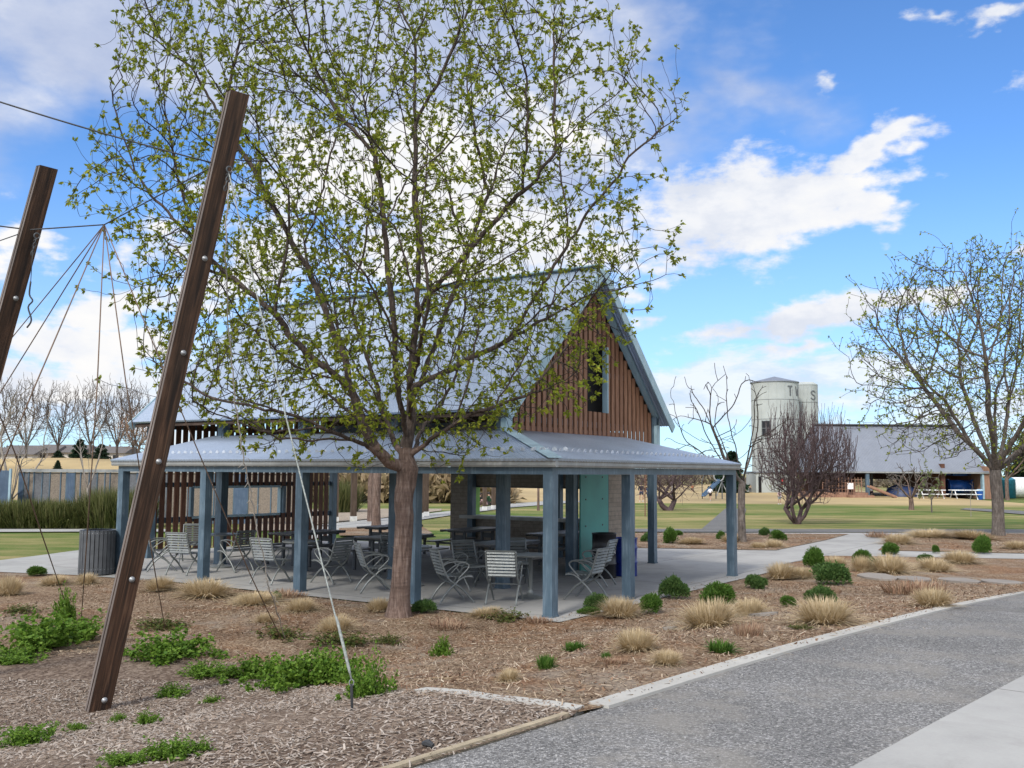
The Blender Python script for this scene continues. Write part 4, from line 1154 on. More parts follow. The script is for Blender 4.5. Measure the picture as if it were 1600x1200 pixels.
rs = .142 / rad[int(len(trunk))]
rad = rad * np.where(rad > .02, 1 + (rs - 1) * np.minimum(1, (rad - .02) / .08), 1)
flare = lambda z: 1 + .55 * math.exp(-max(0, z) / .2) + (.16 * math.exp(-((z - 2.25) / .35) ** 2))
big, small = tree_meshes(nodes, par, rad, ch, .012, lambda z: flare(z) if z < 2.6 else 1, 2.55)
big.build('trunk', 'bark', mt, True); LIMB.build('limbs', 'limb', mt, True); small.build('twigs', 'twig', mt, True)
lp, ld = tips(nodes, par, rad, ch, .0078, .23)
V, Fq = leaves(lp, ld, 9, .075, .95, .0, 4, .25)
link('crown', npmesh('crown', V, Fq), 'leaf', mt)
print('main tree', len(nodes), 'nodes', len(lp), 'tufts')

def make_tree(name, base, label, H, crown_c, crown_r, n, trunk_r, trunk_h, limbs=5, bark='bark', twig='twig', leaf=None, leaf_n=3, leaf_size=.07, prob=.3, step=.16, kill=.4, infl=2.0, up=.1, jit=.15, r0=.006, e=2.3, seed=1, group=None, multi=1, thick=.016, lean=0, rmax=.012, cat='tree', shell=.25, spr=.25, sprl=.7, sprd=2, sjit=.14):
    t = empty(name, base, 0, label, cat, group); r = random.Random(seed); sd = []
    for m_ in range(multi):
        if multi == 1: p0 = Vector((0, 0, -.1)); p1 = Vector((lean, 0, trunk_h))
        else:
            a = 2 * math.pi * m_ / multi + r.random(); p0 = Vector((.12 * math.cos(a), .12 * math.sin(a), -.1)); p1 = Vector((.55 * math.cos(a), .55 * math.sin(a), trunk_h * r.uniform(.8, 1.2)))
        sd.append([p0, p0.lerp(p1, .5) + Vector((r.uniform(-.03, .03), 0, 0)), p1])
    tops = [q[-1] for q in sd]
    for l in range(limbs):
        a = 2 * math.pi * (l + r.random() * .6) / limbs; p1 = tops[l % len(tops)]
        out = Vector((math.cos(a) * crown_r[0], math.sin(a) * crown_r[1], 0)) * r.uniform(.35, .6)
        end = Vector((crown_c[0], crown_c[1], p1.z)) + out + Vector((0, 0, (H - p1.z) * r.uniform(.3, .55)))
        sd.append([p1, p1.lerp(end, .5) + Vector((0, 0, -.08 * H * r.random() * .5)), end])
    if multi == 1: sd[0] += [Vector((lean + crown_c[0] * .5, 0, trunk_h + (H - trunk_h) * .35))]
    A_ = crown_points(n, crown_c, crown_r, seed + 50, shell, lambda P_: P_[:, 2] > trunk_h * .75)
    nd, pr, q_ = colonize(sd, A_, step, infl, kill, 120, up, jit, seed)
    if spr: nd, pr = sprout(nd, pr, q_, spr, sprl, step * .8, up * 1.5, seed + 9, sprd, sjit)
    rd, c_ = radii(nd, pr, r0, e)
    k = trunk_r / rd[3 if multi == 1 else 3]
    rd = rd * np.where(rd > r0 * 3, 1 + (k - 1) * np.minimum(1, (rd - r0 * 3) / (trunk_r * .5)), 1)
    bg_, sm_ = tree_meshes(nd, pr, rd, c_, thick, lambda z: 1 + .3 * math.exp(-max(0, z) / .25))
    bg_.build('trunk', bark, t, True)
    if sm_.v: sm_.build('twigs', twig, t, True)
    if leaf:
        p_, d_ = tips(nd, pr, rd, c_, rmax, prob, seed)
        V, Fq = leaves(p_, d_, leaf_n, leaf_size, .8, .1, seed, .28)
        link('crown', npmesh('crown', V, Fq), leaf, t)
    return t
# bare tree beside the canopy, and the others on the lawn
b = at(1160, 848); sc_ = b.y / F
make_tree('bare_tree', b, 'bare open-branched tree with knobby twigs in the small bed beyond the patio', 5.6, (-.45, 0, 3.6), (2.35, 2.1, 2.05), 380, .14, 1.9, 6, 'bark_grey', 'twig', step=.15, kill=.40, infl=3, up=.30, jit=.09, r0=.0100, e=2.35, seed=21, thick=.03, spr=.08, sprl=.5, sprd=1)
b = at(1246, 818)
make_tree('multi_stem_tree', b, 'dense purple-brown multi-stemmed bare tree in front of the silos', 4.5, (.45, 0, 2.6), (2.2, 2.0, 1.95), 2200, .085, .7, 12, 'bark_purple', 'bark_purple', step=.13, kill=.2, infl=1.6, up=.5, jit=.05, r0=.0068, e=2.5, seed=22, multi=5, thick=.025, shell=.2, spr=.42, sprl=1.0, sjit=.06)
b = at(1560, 838); 
make_tree('leafing_tree', b, 'round-headed tree just coming into leaf in the bed beyond the trail', 10.6, (.1, 0, 6.5), (5.2, 4.6, 4.3), 2600, .205, 2.3, 8, 'bark_grey', 'twig', 'leaf', 4, .10, .28, step=.2, kill=.4, infl=2.4, up=.1, jit=.14, r0=.0075, e=2.45, seed=23, thick=.02, rmax=.013, spr=.36, sprl=1.1)
b = at(1424, 796)
make_tree('small_tree', b, 'small round bare fruit tree on the lawn in front of the barn', 2.7, (0, 0, 1.75), (1.6, 1.5, .95), 420, .14, .65, 6, 'bark', 'bark_grey', step=.15, kill=.32, infl=2.4, up=.08, r0=.014, e=2.4, seed=24, thick=.03)
b = at(1456, 800)
make_tree('sapling', b, 'thin sapling with a few olive leaves beside the small bare tree', 2.7, (0, 0, 1.6), (.9, .8, 1.1), 150, .035, .7, 4, 'bark_grey', 'bark_grey', 'leaf_pale', 5, .16, .5, step=.2, kill=.4, infl=2.4, r0=.010, seed=25, rmax=.03)
b = at(1517, 806)
make_tree('sapling', b, 'thin leafless sapling in front of the blue tubes of the playground', 2.2, (0, 0, 1.4), (.5, .45, .8), 60, .035, .9, 3, 'bark_pale', 'bark_grey', step=.2, kill=.4, infl=2.4, r0=.009, seed=26)
b = at(556 + 982, 803); b = at(1238, 806)
make_tree('sapling', at(1235, 800), 'wispy sapling with pale green leaves at the foot of the dark multi-stemmed tree', 2.6, (0, 0, 1.7), (1.0, .9, 1.0), 90, .03, .7, 3, 'bark_grey', 'bark_grey', 'leaf_pale', 4, .13, .5, step=.18, kill=.35, infl=2.2, r0=.009, seed=27, rmax=.03)
b = px(1574, 776, 88); b.z = 0
make_tree('leafing_tree', b, 'smaller leafing tree behind the trunk of the round-headed tree, near the white tank', 7.2, (1.0, 0, 4.6), (3.2, 3, 2.4), 700, .16, 1.8, 5, 'bark', 'twig', 'leaf_pale', 4, .22, .4, step=.25, kill=.6, infl=3, r0=.014, e=2.4, seed=28, rmax=.03)
b = at(1043, 797)
make_tree('multi_stem_tree', b, 'russet-brown crab apple tree standing behind the canopy posts', 2.75, (-.1, 0, 1.8), (2.2, 2.0, 1.0), 1200, .14, .6, 8, 'bark_purple', 'bark_purple', step=.15, kill=.25, infl=1.8, up=.05, r0=.009, e=2.45, seed=29, multi=2, thick=.03, spr=.4, sprl=.8)
b = at(841, 797)
make_tree('small_tree', b, 'little bare tree on the lawn seen through the serving opening', 3.2, (0, 0, 2.3), (1.2, 1.1, 1.0), 220, .10, 1.2, 5, 'bark', 'bark', step=.2, kill=.5, infl=2.4, r0=.014, seed=30, thick=.03)
b = at(588, 827); b.z = .03
make_tree('path_tree', b, 'thick-trunked bare tree beside the path behind the picnic tables', 7.5, (0, 0, 5.0), (3, 2.8, 2.6), 500, .16, 2.1, 5, 'bark', 'twig', 'leaf', 3, .09, .2, step=.2, kill=.5, infl=2.4, r0=.011, seed=31, thick=.02)
b = at(579, 815)
make_tree('path_tree', b, 'slimmer bare tree close behind the thick-trunked one by the path', 7.0, (0, 0, 4.8), (2.6, 2.4, 2.4), 300, .13, 2.3, 4, 'bark', 'twig', step=.2, kill=.5, infl=2.4, r0=.011, seed=32, thick=.02)
b = px(18, 770, 41); b.z = 0
make_tree('birch_tree', b, 'pale-stemmed bare birch between the hedge and the metal screen', 5.6, (.2, 0, 3.6), (1.7, 1.5, 2.3), 420, .07, .9, 5, 'bark_pale', 'bark_pale', step=.18, kill=.35, infl=2, up=.2, r0=.008, seed=33)
b = px(137, 770, 40); b.z = 0
make_tree('birch_tree', b, 'slender grey birch sapling rising in front of the metal screen', 4.9, (0, 0, 3.4), (.9, .8, 1.8), 130, .05, 1.4, 3, 'bark_pale', 'bark_pale', step=.18, kill=.4, infl=2, up=.25, r0=.009, seed=34)
b = px(835, 530 + 240, 62)
make_tree('rust_sapling', at(1008, 806), 'reddish bare sapling by the lawn between the canopy posts', 3.4, (0, 0, 2.2), (.5, .5, 1.3), 40, .035, 1.0, 2, 'bark_rust', 'bark_rust', step=.2, kill=.4, infl=2.2, r0=.01, seed=35)
# far row of bare trees on the rise, one mesh set in three variants
FAR = []
far_lab = ['far bare tree cut by the picture edge, the first of the row on the rise', 'far narrow bare tree above the pale birch', 'far bare poplar with a clear forked trunk on the rise', 'far rounded bare tree above the two dark pines', 'far bare tree over the gap beside the second pine',
           'far bare tree touching the eave of the pavilion roof', 'far yellowish bare tree tucked beside the pavilion corner']
far_xy = [(-6, 722, 10.6), (40, 724, 11.4), (89, 722, 11.0), (140, 722, 11.0), (182, 723, 10.6), (207, 723, 11.4), (216, 724, 6.6)]
for i, (u, v, H) in enumerate(far_xy):
    b = px(u, v, 122 + (i % 3) * 3); 
    FAR.append(make_tree('bare_tree', b, far_lab[i], H * .62 + 2.4, (0, 0, H * .56), (3.0 - .4 * (i % 2), 2.6, H * .37), 850, .14, 2.0, 6, 'bark_grey', 'bark_grey' if i < 6 else 'straw_red', step=.3, kill=.42, infl=3, up=.35, jit=.08, r0=.017, e=2.6, spr=.34, sprl=1.2, sjit=.07, seed=60 + i, group='row of bare trees on the rise', thick=.03, shell=.3))

def conifer(base, H, r, label, seed, name='pine_tree'):
    t = empty(name, base, 0, label, 'tree'); q = np.random.default_rng(seed)
    MB().tube([(0, 0, -.2), (0, 0, H * .5), (0, 0, H)], [r * .08, r * .05, .01], 7).build('trunk', 'bark', t, True)
    pts = []; ds = []
    n = 1500
    for k in range(n):
        z = q.random() ** 1.2 * .97; a = q.uniform(0, 2 * math.pi); tier = .75 + .25 * math.cos(z * 34); lim = r * (1 - z) ** .75 * tier * (1 + .25 * math.sin(a * 3 + seed))
        rr = lim * q.random() ** .45
        pts.append((rr * math.cos(a), rr * math.sin(a), H * (.05 + z * .95) - rr * .15)); ds.append((math.cos(a), math.sin(a), .25))
    V, Fq = leaves(np.array(pts), np.array(ds), 4, H * .085, .55, 0, seed, .3)
    link('crown', npmesh('crown', V, Fq), 'conifer', t); return t
conifer(px(90, 725, 118), 1.6, 1.35, 'low wide dark pine on the rise, the smallest of the three', 1)
conifer(px(124, 726, 117), 3.0, 1.4, 'tallest pointed dark pine on the rise', 2)
conifer(px(158, 726, 116), 2.4, 1.6, 'broad dark pine on the rise beside the taller pointed one', 3)
conifer(px(90, 735, 98), 1.0, .5, 'tiny dark pine just above the metal screen', 4)
conifer(px(1145, 772, 108), 4.6, 1.9, 'dark evergreen behind the bare tree at the canopy end', 5)
conifer(px(1126, 775, 116), 3.0, 1.6, 'dark evergreen behind the play slide', 6)
conifer(px(1612, 772, 125), 8, 3.6, 'dark evergreen beyond the white tank at the picture edge', 7)

# ------------------------------------------------------------------ bed plants
def tuft_mesh(name, n, h, r, seed, lean=.7, wid=.010, hmin=.55):
    q = np.random.default_rng(seed); a = q.uniform(0, 2 * np.pi, n); rr = r * .35 * np.sqrt(q.random(n)); tilt = np.abs(q.normal(0, lean, n)).clip(0, 1.45)
    L = h * q.uniform(hmin, 1.12, n) * (1 + .25 * tilt)
    base = np.stack([rr * np.cos(a), rr * np.sin(a), np.zeros(n) - .01], 1); a2 = a + q.normal(0, .5, n)
    d = np.stack([np.cos(a2) * np.sin(tilt), np.sin(a2) * np.sin(tilt), np.cos(tilt)], 1)
    sd = np.stack([-np.sin(a2), np.cos(a2), np.zeros(n)], 1) * wid
    mid = base + d * (L * .55)[:, None]; tip = base + d * L[:, None] - np.array([0, 0, 1.0]) * (L * .22 * np.sin(tilt) * 1.3)[:, None]
    tip[:, 2] = np.maximum(tip[:, 2], .01)
    V = np.stack([base - sd, base + sd, mid + sd * .7, mid - sd * .7, tip], 1).reshape(-1, 3); k = np.arange(n)[:, None] * 5
    Ft = np.concatenate([k + np.array([[0, 1, 2]]), k + np.array([[0, 2, 3]]), k + np.array([[3, 2, 4]])])
    return npmesh(name, V, Ft)
def shrub_mesh(name, n, seed, size=.13, rz=.75, lumps=5, narrow=.22):
    q = np.random.default_rng(seed); pts = []; ds = []
    L = [(q.uniform(-.45, .45), q.uniform(-.45, .45), q.uniform(.1, .45), q.uniform(.35, .6)) for _ in range(lumps)] + [(0, 0, .3, .7)]
    for k in range(n):
        x, y, z, r = L[q.integers(len(L))]; v = q.normal(0, 1, 3); v /= np.linalg.norm(v)
        if v[2] < -.3: v[2] *= -1
        p = np.array([x, y, z]) + v * r * q.uniform(.65, 1.0); p[2] = max(.02, p[2] * rz * 1.25)
        pts.append(p); ds.append(v * .7 + np.array([0, 0, .7]))
    V, Fq = leaves(np.array(pts), np.array(ds), 3, size, .45, 0, seed, narrow)
    return npmesh(name, V, Fq)
TUFT = [tuft_mesh('dry_tuft', 1500, 1.0, 1.1, s, .72, .013) for s in range(4)]
STUB = [tuft_mesh('stubble', 420, .8, 2.2, s + 20, .35, .018, .3) for s in range(2)]
SHR = [shrub_mesh('shrub', 2300, s, .19, .85, 6, .13) for s in range(5)]
def weed_mesh(name, seed, ns=75, per=24, size=.105):
    q = np.random.default_rng(seed); pts = []; ds = []
    for k in range(ns):
        a = q.uniform(0, 6.28); r0 = abs(q.normal(0, .48)); b = np.array([r0 * math.cos(a), r0 * math.sin(a), 0]); h = q.uniform(.3, 1.05) * max(.22, 1 - .62 * r0 * r0)
        d = np.array([math.cos(a) * q.uniform(.1, .7), math.sin(a) * q.uniform(.1, .7), 1]) + q.normal(0, .2, 3); L = h
        for j in range(per):
            f = (j + q.random()) / per; p = b + d * L * f + np.array([0, 0, -.25]) * L * f * f; pts.append(p + q.normal(0, .05, 3)); v = q.normal(0, 1, 3); v[2] = abs(v[2]) * .5 + .1; ds.append(v / np.linalg.norm(v))
    P_ = np.array(pts); P_[:, 2] = np.maximum(P_[:, 2], .02); V, Fq = leaves(P_, np.array(ds), 2, size, .4, 0, seed, .40)
    return npmesh(name, V, Fq)
WEED = [weed_mesh('weed', s + 40) for s in range(5)]
SPIKE = [tuft_mesh('spiky_plant', 240, 1.0, 1.7, s + 10, .62, .05) for s in range(3)]
for me in SPIKE: me.materials.append(M['shrub'])
for me in TUFT: me.materials.append(M['straw'])
for me in STUB: me.materials.append(M['straw_red'])
for i, me in enumerate(SHR): me.materials.append(M['shrub' if i % 3 else 'shrub_blue'])
for me in WEED: me.materials.append(M['weed'])
SPRAWL = [weed_mesh('sprawl', s + 80, 70, 12, .12) for s in range(3)]
for me in SPRAWL: me.materials.append(M['sprawl'])
cnt = 0
def plant(name, meshes, u, v, wpx, hpx, label, cat, group, hs=1.0, zoff=.012):
    global cnt
    h_ = hpx
    cnt += 1
    p = at(u, v); d = math.hypot(p.x, p.y); o = bpy.data.objects.new(name, meshes[cnt % len(meshes)]); COL.objects.link(o)
    kf = 1.28 if cat == 'dry grass' else (1.12 if cat == 'weed' else .92)
    wd = wpx * d / F / 2 * kf; hh = hpx * d / F * kf * (.74 if cat == 'dry grass' else 1)
    p = p + Vector((p.x, p.y, 0)).normalized() * wd * .5
    o.location = (p.x, p.y, height(p.x, p.y) + zoff); o.rotation_euler = (random.uniform(-.13, .13), random.uniform(-.13, .13), random.uniform(0, 6.28)); o.scale = (wd * random.uniform(.88, 1.15), wd * random.uniform(.88, 1.15), hh * hs * (.8 if cat == 'weed' and h_ < 49 else 1) * random.uniform(.88, 1.1))
    return tag(o, label, cat, group)
GT = 'dry straw-coloured grass clumps'; GS = 'green mounded shrubs in the beds'; GW = 'leafy green weed clumps'
for u, v, w_, h_, lab in [
 (968, 968, 74, 32, 'straw grass clump between the corner post and the lone chair, beside a round green shrub'),
 (1110, 982, 84, 44, 'largest straw grass clump, in mid bed beyond the patio edge'), (1171, 964, 54, 28, 'straw grass clump behind the largest one, next to a flagstone'),
 (1289, 978, 92, 44, 'wide straw grass clump close to the kerb of the trail, below a dark green mound'), (1221, 907, 50, 28, 'straw grass clump at the patio corner by the far canopy post'),
 (1252, 905, 44, 18, 'low straw clump touching the one at the patio corner'), (1305, 888, 42, 16, 'small straw clump between two green mounds near the path junction'),
 (1346, 894, 32, 24, 'upright straw clump squeezed beside the dark mound at the path junction'), (1390, 897, 58, 26, 'straw clump just above the flagstones'),
 (1460, 894, 48, 20, 'straw clump above the middle of the flagstone row'), (1500, 882, 54, 20, 'straw clump against the narrow path edge'),
 (1458, 950, 58, 30, 'isolated straw clump beside the trail kerb near the picture edge'), (994, 1020, 68, 38, 'brownish straw clump standing alone in the middle of the mulch'),
 (1042, 1042, 44, 26, 'small pale straw clump just below the brownish one'), (796, 1067, 38, 22, 'small bright straw clump alone near the concrete edging'),
 (1210, 857, 26, 12, 'little straw clump at the near edge of the small bed with the bare tree'), (1403, 852, 44, 16, 'straw clump at the tip of the bed with the round-headed tree'),
 (1450, 842, 60, 14, 'long straw drift at the back of the bed with the round-headed tree'), (1520, 845, 60, 14, 'straw drift beside the trunk of the round-headed tree'),
 (1590, 860, 40, 14, 'straw clump in the bed with the round-headed tree, at the picture edge'), (470, 958, 50, 24, 'straw clump in front of the second canopy post'),
 (398, 947, 56, 20, 'straw clump below the chair with the vine string'), (320, 936, 72, 30, 'tall straw clump in front of the third canopy post'),
 (592, 958, 44, 26, 'straw clump at the foot of the tree trunk'), (525, 992, 62, 30, 'straw clump in the bed between the guy rope and the tree'),
 (250, 926, 50, 26, 'straw clump right beside the leaning pole on the patio side'), (135, 914, 32, 16, 'small straw clump below the litter bin'),
 (85, 916, 40, 14, 'small straw clump next to the low green mound by the path'), (12, 932, 40, 30, 'straw clump at the picture edge under the path'),
 (762, 968, 58, 18, 'flattened straw clump beside the corner post, at the patio edge'), (415, 975, 30, 16, 'tiny straw clump between the strings'),
 (1142, 848, 30, 12, 'straw clump at the foot of the bare tree'), (1185, 858, 24, 10, 'low straw clump in the small bed, beside its near edge'),
 (1080, 852, 40, 12, 'straw clump in the small bed, between the green mound and the last canopy post')]:
    plant('dry_grass_clump', TUFT, u, v, w_, h_, lab, 'dry grass', GT)
for u, v, w_, h_, lab in [(1430, 930, 120, 30, 'wide patch of cut russet stubble beside the flagstones'), (1297, 930, 44, 16, 'small russet stubble patch in front of a green mound'),
 (1170, 995, 66, 24, 'russet stubble patch with green shoots in the bend of the bed'), (450, 935, 70, 14, 'low russet stubble patch between the canopy posts'), (700, 985, 80, 16, 'russet stubble patch below the tree'),
 (960, 1040, 60, 12, 'thin russet stubble near the brownish straw clump'), (840, 975, 60, 14, 'russet stubble patch in front of the corner post'), (1380, 842, 60, 12, 'russet stubble at the tip of the far bed')]:
    plant('stubble_patch', STUB, u, v, w_, h_, lab, 'stubble', 'cut stubble patches')
for u, v, w_, h_, lab in [
 (1051, 938, 56, 38, 'tallest round green shrub at the patio edge'), (1018, 960, 50, 32, 'green shrub nestled beside the tallest one, nearer the corner post'), (933, 957, 42, 26, 'tight round green shrub under the lone chair'),
 (1123, 946, 74, 36, 'wide green shrub with a yellow shoot, near the far canopy post'), (1274, 888, 42, 28, 'green shrub at the patio edge by the path junction'), (1302, 915, 66, 34, 'big green shrub in the middle of the bed beyond the far canopy post'),
 (1350, 882, 44, 20, 'green shrub at the path junction, the higher of a pair'), (1364, 893, 34, 18, 'dark green shrub at the path junction, the lower of a pair'), (1392, 868, 36, 17, 'green shrub on the narrow path edge at the tip of the far bed'),
 (1536, 867, 34, 24, 'round green shrub below the round-headed tree'), (1285, 944, 56, 24, 'dark spreading green shrub behind the wide straw clump'), (1230, 950, 32, 16, 'small green shrub beside the spreading dark one'),
 (1180, 921, 38, 20, 'blue-green shrub between the far canopy post and the big shrub'), (1126, 1022, 60, 22, 'low spiky green plant beside the trail kerb'), (1049, 851, 38, 24, 'green shrub in the small bed, framed by canopy posts'),
 (1014, 848, 26, 16, 'green shrub in the small bed, next to a canopy post'), (1213, 846, 34, 18, 'green shrub at the centre of the small bed, past the bare tree'), (1196, 838, 22, 12, 'tiny green shrub at the back of the small bed'),
 (1126, 844, 18, 13, 'tiny green shrub beside the bare tree'), (897, 1019, 46, 18, 'low green plant in the mulch, above the smaller one by the corner post'), (948, 1033, 22, 14, 'tiny green sprig next to the brownish straw clump'),
 (1462, 866, 16, 12, 'tiny green shrub by the narrow path'), (1446, 879, 26, 12, 'small green shrub on the near side of the narrow path'), (853, 1047, 44, 20, 'low spiky green plant nearest the concrete edging'),
 (690, 1027, 38, 34, 'upright leafy green plant alone in the mulch below the tree'), (665, 960, 48, 22, 'dark spreading green plant at the patio edge beside the trunk'), (57, 902, 40, 15, 'low dark green mound by the path at the picture edge'),
 (430, 940, 22, 14, 'tiny dark green mound at the patio edge near the hanging vine'), (920, 962, 40, 10, 'flat green plant beside the corner post'), (1060, 838, 20, 8, 'tiny green tuft at the back of the small bed')]:
    plant('green_shrub', WEED if 'upright leafy' in lab else SPIKE if ('spiky' in lab or 'sprig' in lab or 'low green plant' in lab) else SHR, u, v, w_, h_, lab, 'shrub', GS)
for u, v, w_, h_, lab in [
 (60, 1022, 110, 52, 'large leafy weed clump under the cut-off pole'), (115, 1005, 80, 46, 'leafy weed clump between the two leaning poles with strings dropping into it'), (20, 1040, 70, 26, 'low weed fringe at the picture edge'),
 (265, 1036, 120, 48, 'leafy weed clump right beside the base of the tall leaning pole'), (325, 1062, 70, 30, 'thin weed clump below the one beside the tall pole'), (395, 1066, 90, 40, 'weed clump between the pole and the largest patch'),
 (470, 1078, 130, 62, 'largest leafy weed clump, in front of the guy rope'), (575, 1092, 66, 62, 'weed clump behind the stake of the guy rope'), (525, 1070, 80, 50, 'weed clump between the largest one and the stake'),
 (40, 1168, 74, 40, 'leafy weed clump in the wood chips at the picture edge'), (262, 1192, 70, 40, 'leafy weed clump in the wood chips at the bottom of the picture'), (195, 1200, 60, 22, 'low weed clump beside the bottom one'),
 (310, 1180, 40, 20, 'small weed sprig just past the bottom weed clump'), (270, 1092, 40, 22, 'thin weed sprig in the chips near the tall pole'), (232, 1134, 30, 22, 'single pale weed sprig in the open wood chips'),
 (120, 1145, 30, 14, 'weed sprig at the foot of the tall leaning pole'), (185, 1130, 24, 14, 'weed sprig on the shady side of the tall pole foot'), (330, 1100, 26, 10, 'tiny weed sprig below the thin weed clump'), (104, 975, 30, 50, 'tall thin weed rising from the leafy patch beside a string')]:
    plant('weed_clump', WEED, u, v, w_, h_, lab, 'weed', GW)
for u, v, w_, h_, lab in [(540, 1012, 110, 20, 'russet and green creeping plant behind the weeds'), (440, 1000, 90, 18, 'creeping russet plant beside the hanging strings'), (250, 985, 90, 22, 'creeping plant behind the tall leaning pole'),
 (790, 972, 80, 18, 'creeping green and russet plant at the patio edge between the posts'), (30, 960, 60, 14, 'creeping plant below the straw clump at the picture edge'), (1250, 985, 40, 10, 'creeping plant beside the wide straw clump'), (605, 1008, 60, 16, 'creeping plant below the trunk')]:
    plant('creeping_plant', SPRAWL, u, v, w_, h_, lab, 'ground plant', 'creeping plants in the mulch')
# flagstones and rocks
def slabstone(u, v, wpx, hpx, label, seed, zt=.035):
    p = at(u, v); d = p.y; r = random.Random(seed); wv = wpx * d / F / 2; dv = hpx * d * d / (F * 2.0) / 2
    m = MB(); n = 9; top = []
    for k in range(n):
        a = 2 * math.pi * k / n; q = r.uniform(.8, 1.1); top.append((wv * q * math.cos(a), dv * q * math.sin(a), 0))
    m.prism(top, (0, 0, zt + .03)); o = m.build('flagstone', 'stone'); o.location = (p.x, p.y, height(p.x, p.y) - .02 + .0)
    gx = (height(p.x + .3, p.y) - height(p.x - .3, p.y)) / .6; gy = (height(p.x, p.y + .3) - height(p.x, p.y - .3)) / .6
    o.rotation_euler = (math.atan(gy), -math.atan(gx), 0)
    return tag(o, label, 'flagstone', 'flagstones set in the bed')
for i, a in enumerate([(1193, 963, 44, 10, 'single grey flagstone beside a straw clump in the middle of the bed'), (1372, 903, 60, 10, 'first flagstone of the row, nearest the patio'), (1425, 906, 50, 8, 'second flagstone of the row, behind the russet stubble'),
   (1500, 909, 60, 9, 'third flagstone of the row'), (1562, 911, 60, 9, 'last flagstone of the row, at the picture edge'), (1048, 985, 22, 7, 'small grey stone near the largest straw clump')]): slabstone(*a, seed=i)
p = at(668, 1172)
m = MB(); m.tube([(-.03, .02, .01), (.0, .0, .02), (.035, -.03, .012)], [.012, .022, .012], 7); m.box((.0, .01, .012), (.05, .03, .01), Matrix.Rotation(.6, 3, 'Z'))
o = m.build('dark_debris', 'rope_dark'); o.location = p + Vector((0, 0, .02)); tag(o, 'crumpled dark scrap lying in the chips by the timber edging', 'litter')
# ------------------------------------------------------------------ hedge, metal screen, pergola posts behind
def broom(name, n, seed):
    q = np.random.default_rng(seed); me = tuft_mesh(name, n, 1.0, 1.7, seed, .32, .016, .45); me.materials.append(M['hedge']); return me
BR = [broom('broom', 1700, s + 70) for s in range(4)]
hl = ['olive broom shrub at the picture edge in front of the metal screen', 'olive broom shrub beside the pale birch', 'low dip of olive broom between the birch and the taller shrubs', 'olive broom shrub in front of the wide blue panel',
      'tallest olive broom shrub, behind the litter bin', 'olive broom shrub partly hidden by the pavilion corner post']
for i, (u, wd, hh) in enumerate([(-20, 2.0, 1.05), (28, 1.7, 1.15), (72, 1.7, 1.1), (108, 1.5, 1.1), (148, 1.7, 1.6), (186, 1.6, 1.6)]):
    p = at(u, 825); o = bpy.data.objects.new('broom_shrub', BR[i % 4]); COL.objects.link(o); o.location = (p.x, p.y + .8, 0); o.scale = (wd, wd * .8, hh * .95); o.rotation_euler = (0, 0, i * 1.3)
    tag(o, hl[i], 'shrub', 'olive broom shrubs')
for i, (u, v, wd, hh, lab) in enumerate([(372, 812, 1.6, 1.4, 'broom shrub seen through the window opening of the slatted wall, nearest the outer posts'), (425, 812, 1.7, 1.5, 'broom shrub seen through the window opening, nearest the inner posts'), (528, 800, 1.9, 1.7, 'round olive broom shrub on the bark ground behind the picnic tables')]):
    p = at(u, v); o = bpy.data.objects.new('broom_shrub', BR[i % 4]); COL.objects.link(o); o.location = (p.x, p.y, 0); o.scale = (wd, wd * .8, hh); o.rotation_euler = (0, 0, i * 2.1)
    tag(o, lab, 'shrub', 'olive broom shrubs')
M['mesh_panel'] = simple('brown_mesh_panel', (.20, .165, .13), .8, 0, .35, 30, .4, 30)
M['mesh_blue'] = simple('dull_blue_mesh', (.12, .125, .135), .7, 0, .25, 12)
M['panel_blue'] = paint('solid_blue_panel', (.06, .095, .15), (.12, .16, .21))
fe = empty('metal_screen', (px(108, 790, 41).x, 41, 0), 0, 'long low metal screen fence of blue panels and thin posts behind the hedge', 'fence')
fx = lambda u: (px(u, 760, 41).x - fe.location.x)
top = px(108, 733, 41).z
MB().b2((fx(30), -.09, top - .13), (fx(470), .09, top)).build('top_rail', 'gutter', fe)
us = [30, 37, 45, 53, 66, 78, 95, 104, 117, 126, 139, 152, 164, 172, 187, 200, 214, 230, 248, 262, 280, 300, 318, 335, 352, 366, 388, 404, 424, 446, 468]
kinds = 'bsmssmmbmmsmmmmsbmsmmmmsmbmmmm'
for i in range(len(us) - 1):
    k = kinds[i]
    if k == 'm': MB().b2((fx(us[i]) + .03, -.02, .1), (fx(us[i + 1]) - .03, .02, top - .14)).build('mesh_panel', 'mesh_panel', fe)
    elif k == 's': MB().b2((fx(us[i]) + .03, -.02, .1), (fx(us[i + 1]) - .03, .02, top - .14)).build('mesh_panel', 'mesh_blue', fe)
    else: MB().b2((fx(us[i]) + .02, -.05, .0), (fx(us[i + 1]) - .02, -.021, top - .14)).build('solid_panel', 'panel_blue', fe)
    MB().b2((fx(us[i]) - .025, -.045, 0), (fx(us[i]) + .018, .045, top - .131)).build('post', 'steel_blue', fe)
f2 = empty('metal_screen', (px(7, 790, 40).x, 40, 0), 0, 'single narrow blue screen panel with one post at the picture edge', 'fence')
MB().b2((-.26, -.03, 0), (.13, .03, px(7, 735, 40).z)).build('panel', 'panel_blue', f2); MB().b2((.14, -.05, 0), (.22, .05, px(7, 733, 40).z + .02)).build('post', 'trim', f2)
MB().b2((-1.9, -.02, 0), (-.27, .02, px(7, 737, 40).z)).build('mesh_panel', 'mesh_panel', f2)
M['post_wood'] = woodmat('brown_timber_posts', (.045, .03, .02), (.09, .062, .045), (.14, .10, .075), (10, 10, 1))
M['footing'] = simple('white_footing', (.6, .6, .58), .8)
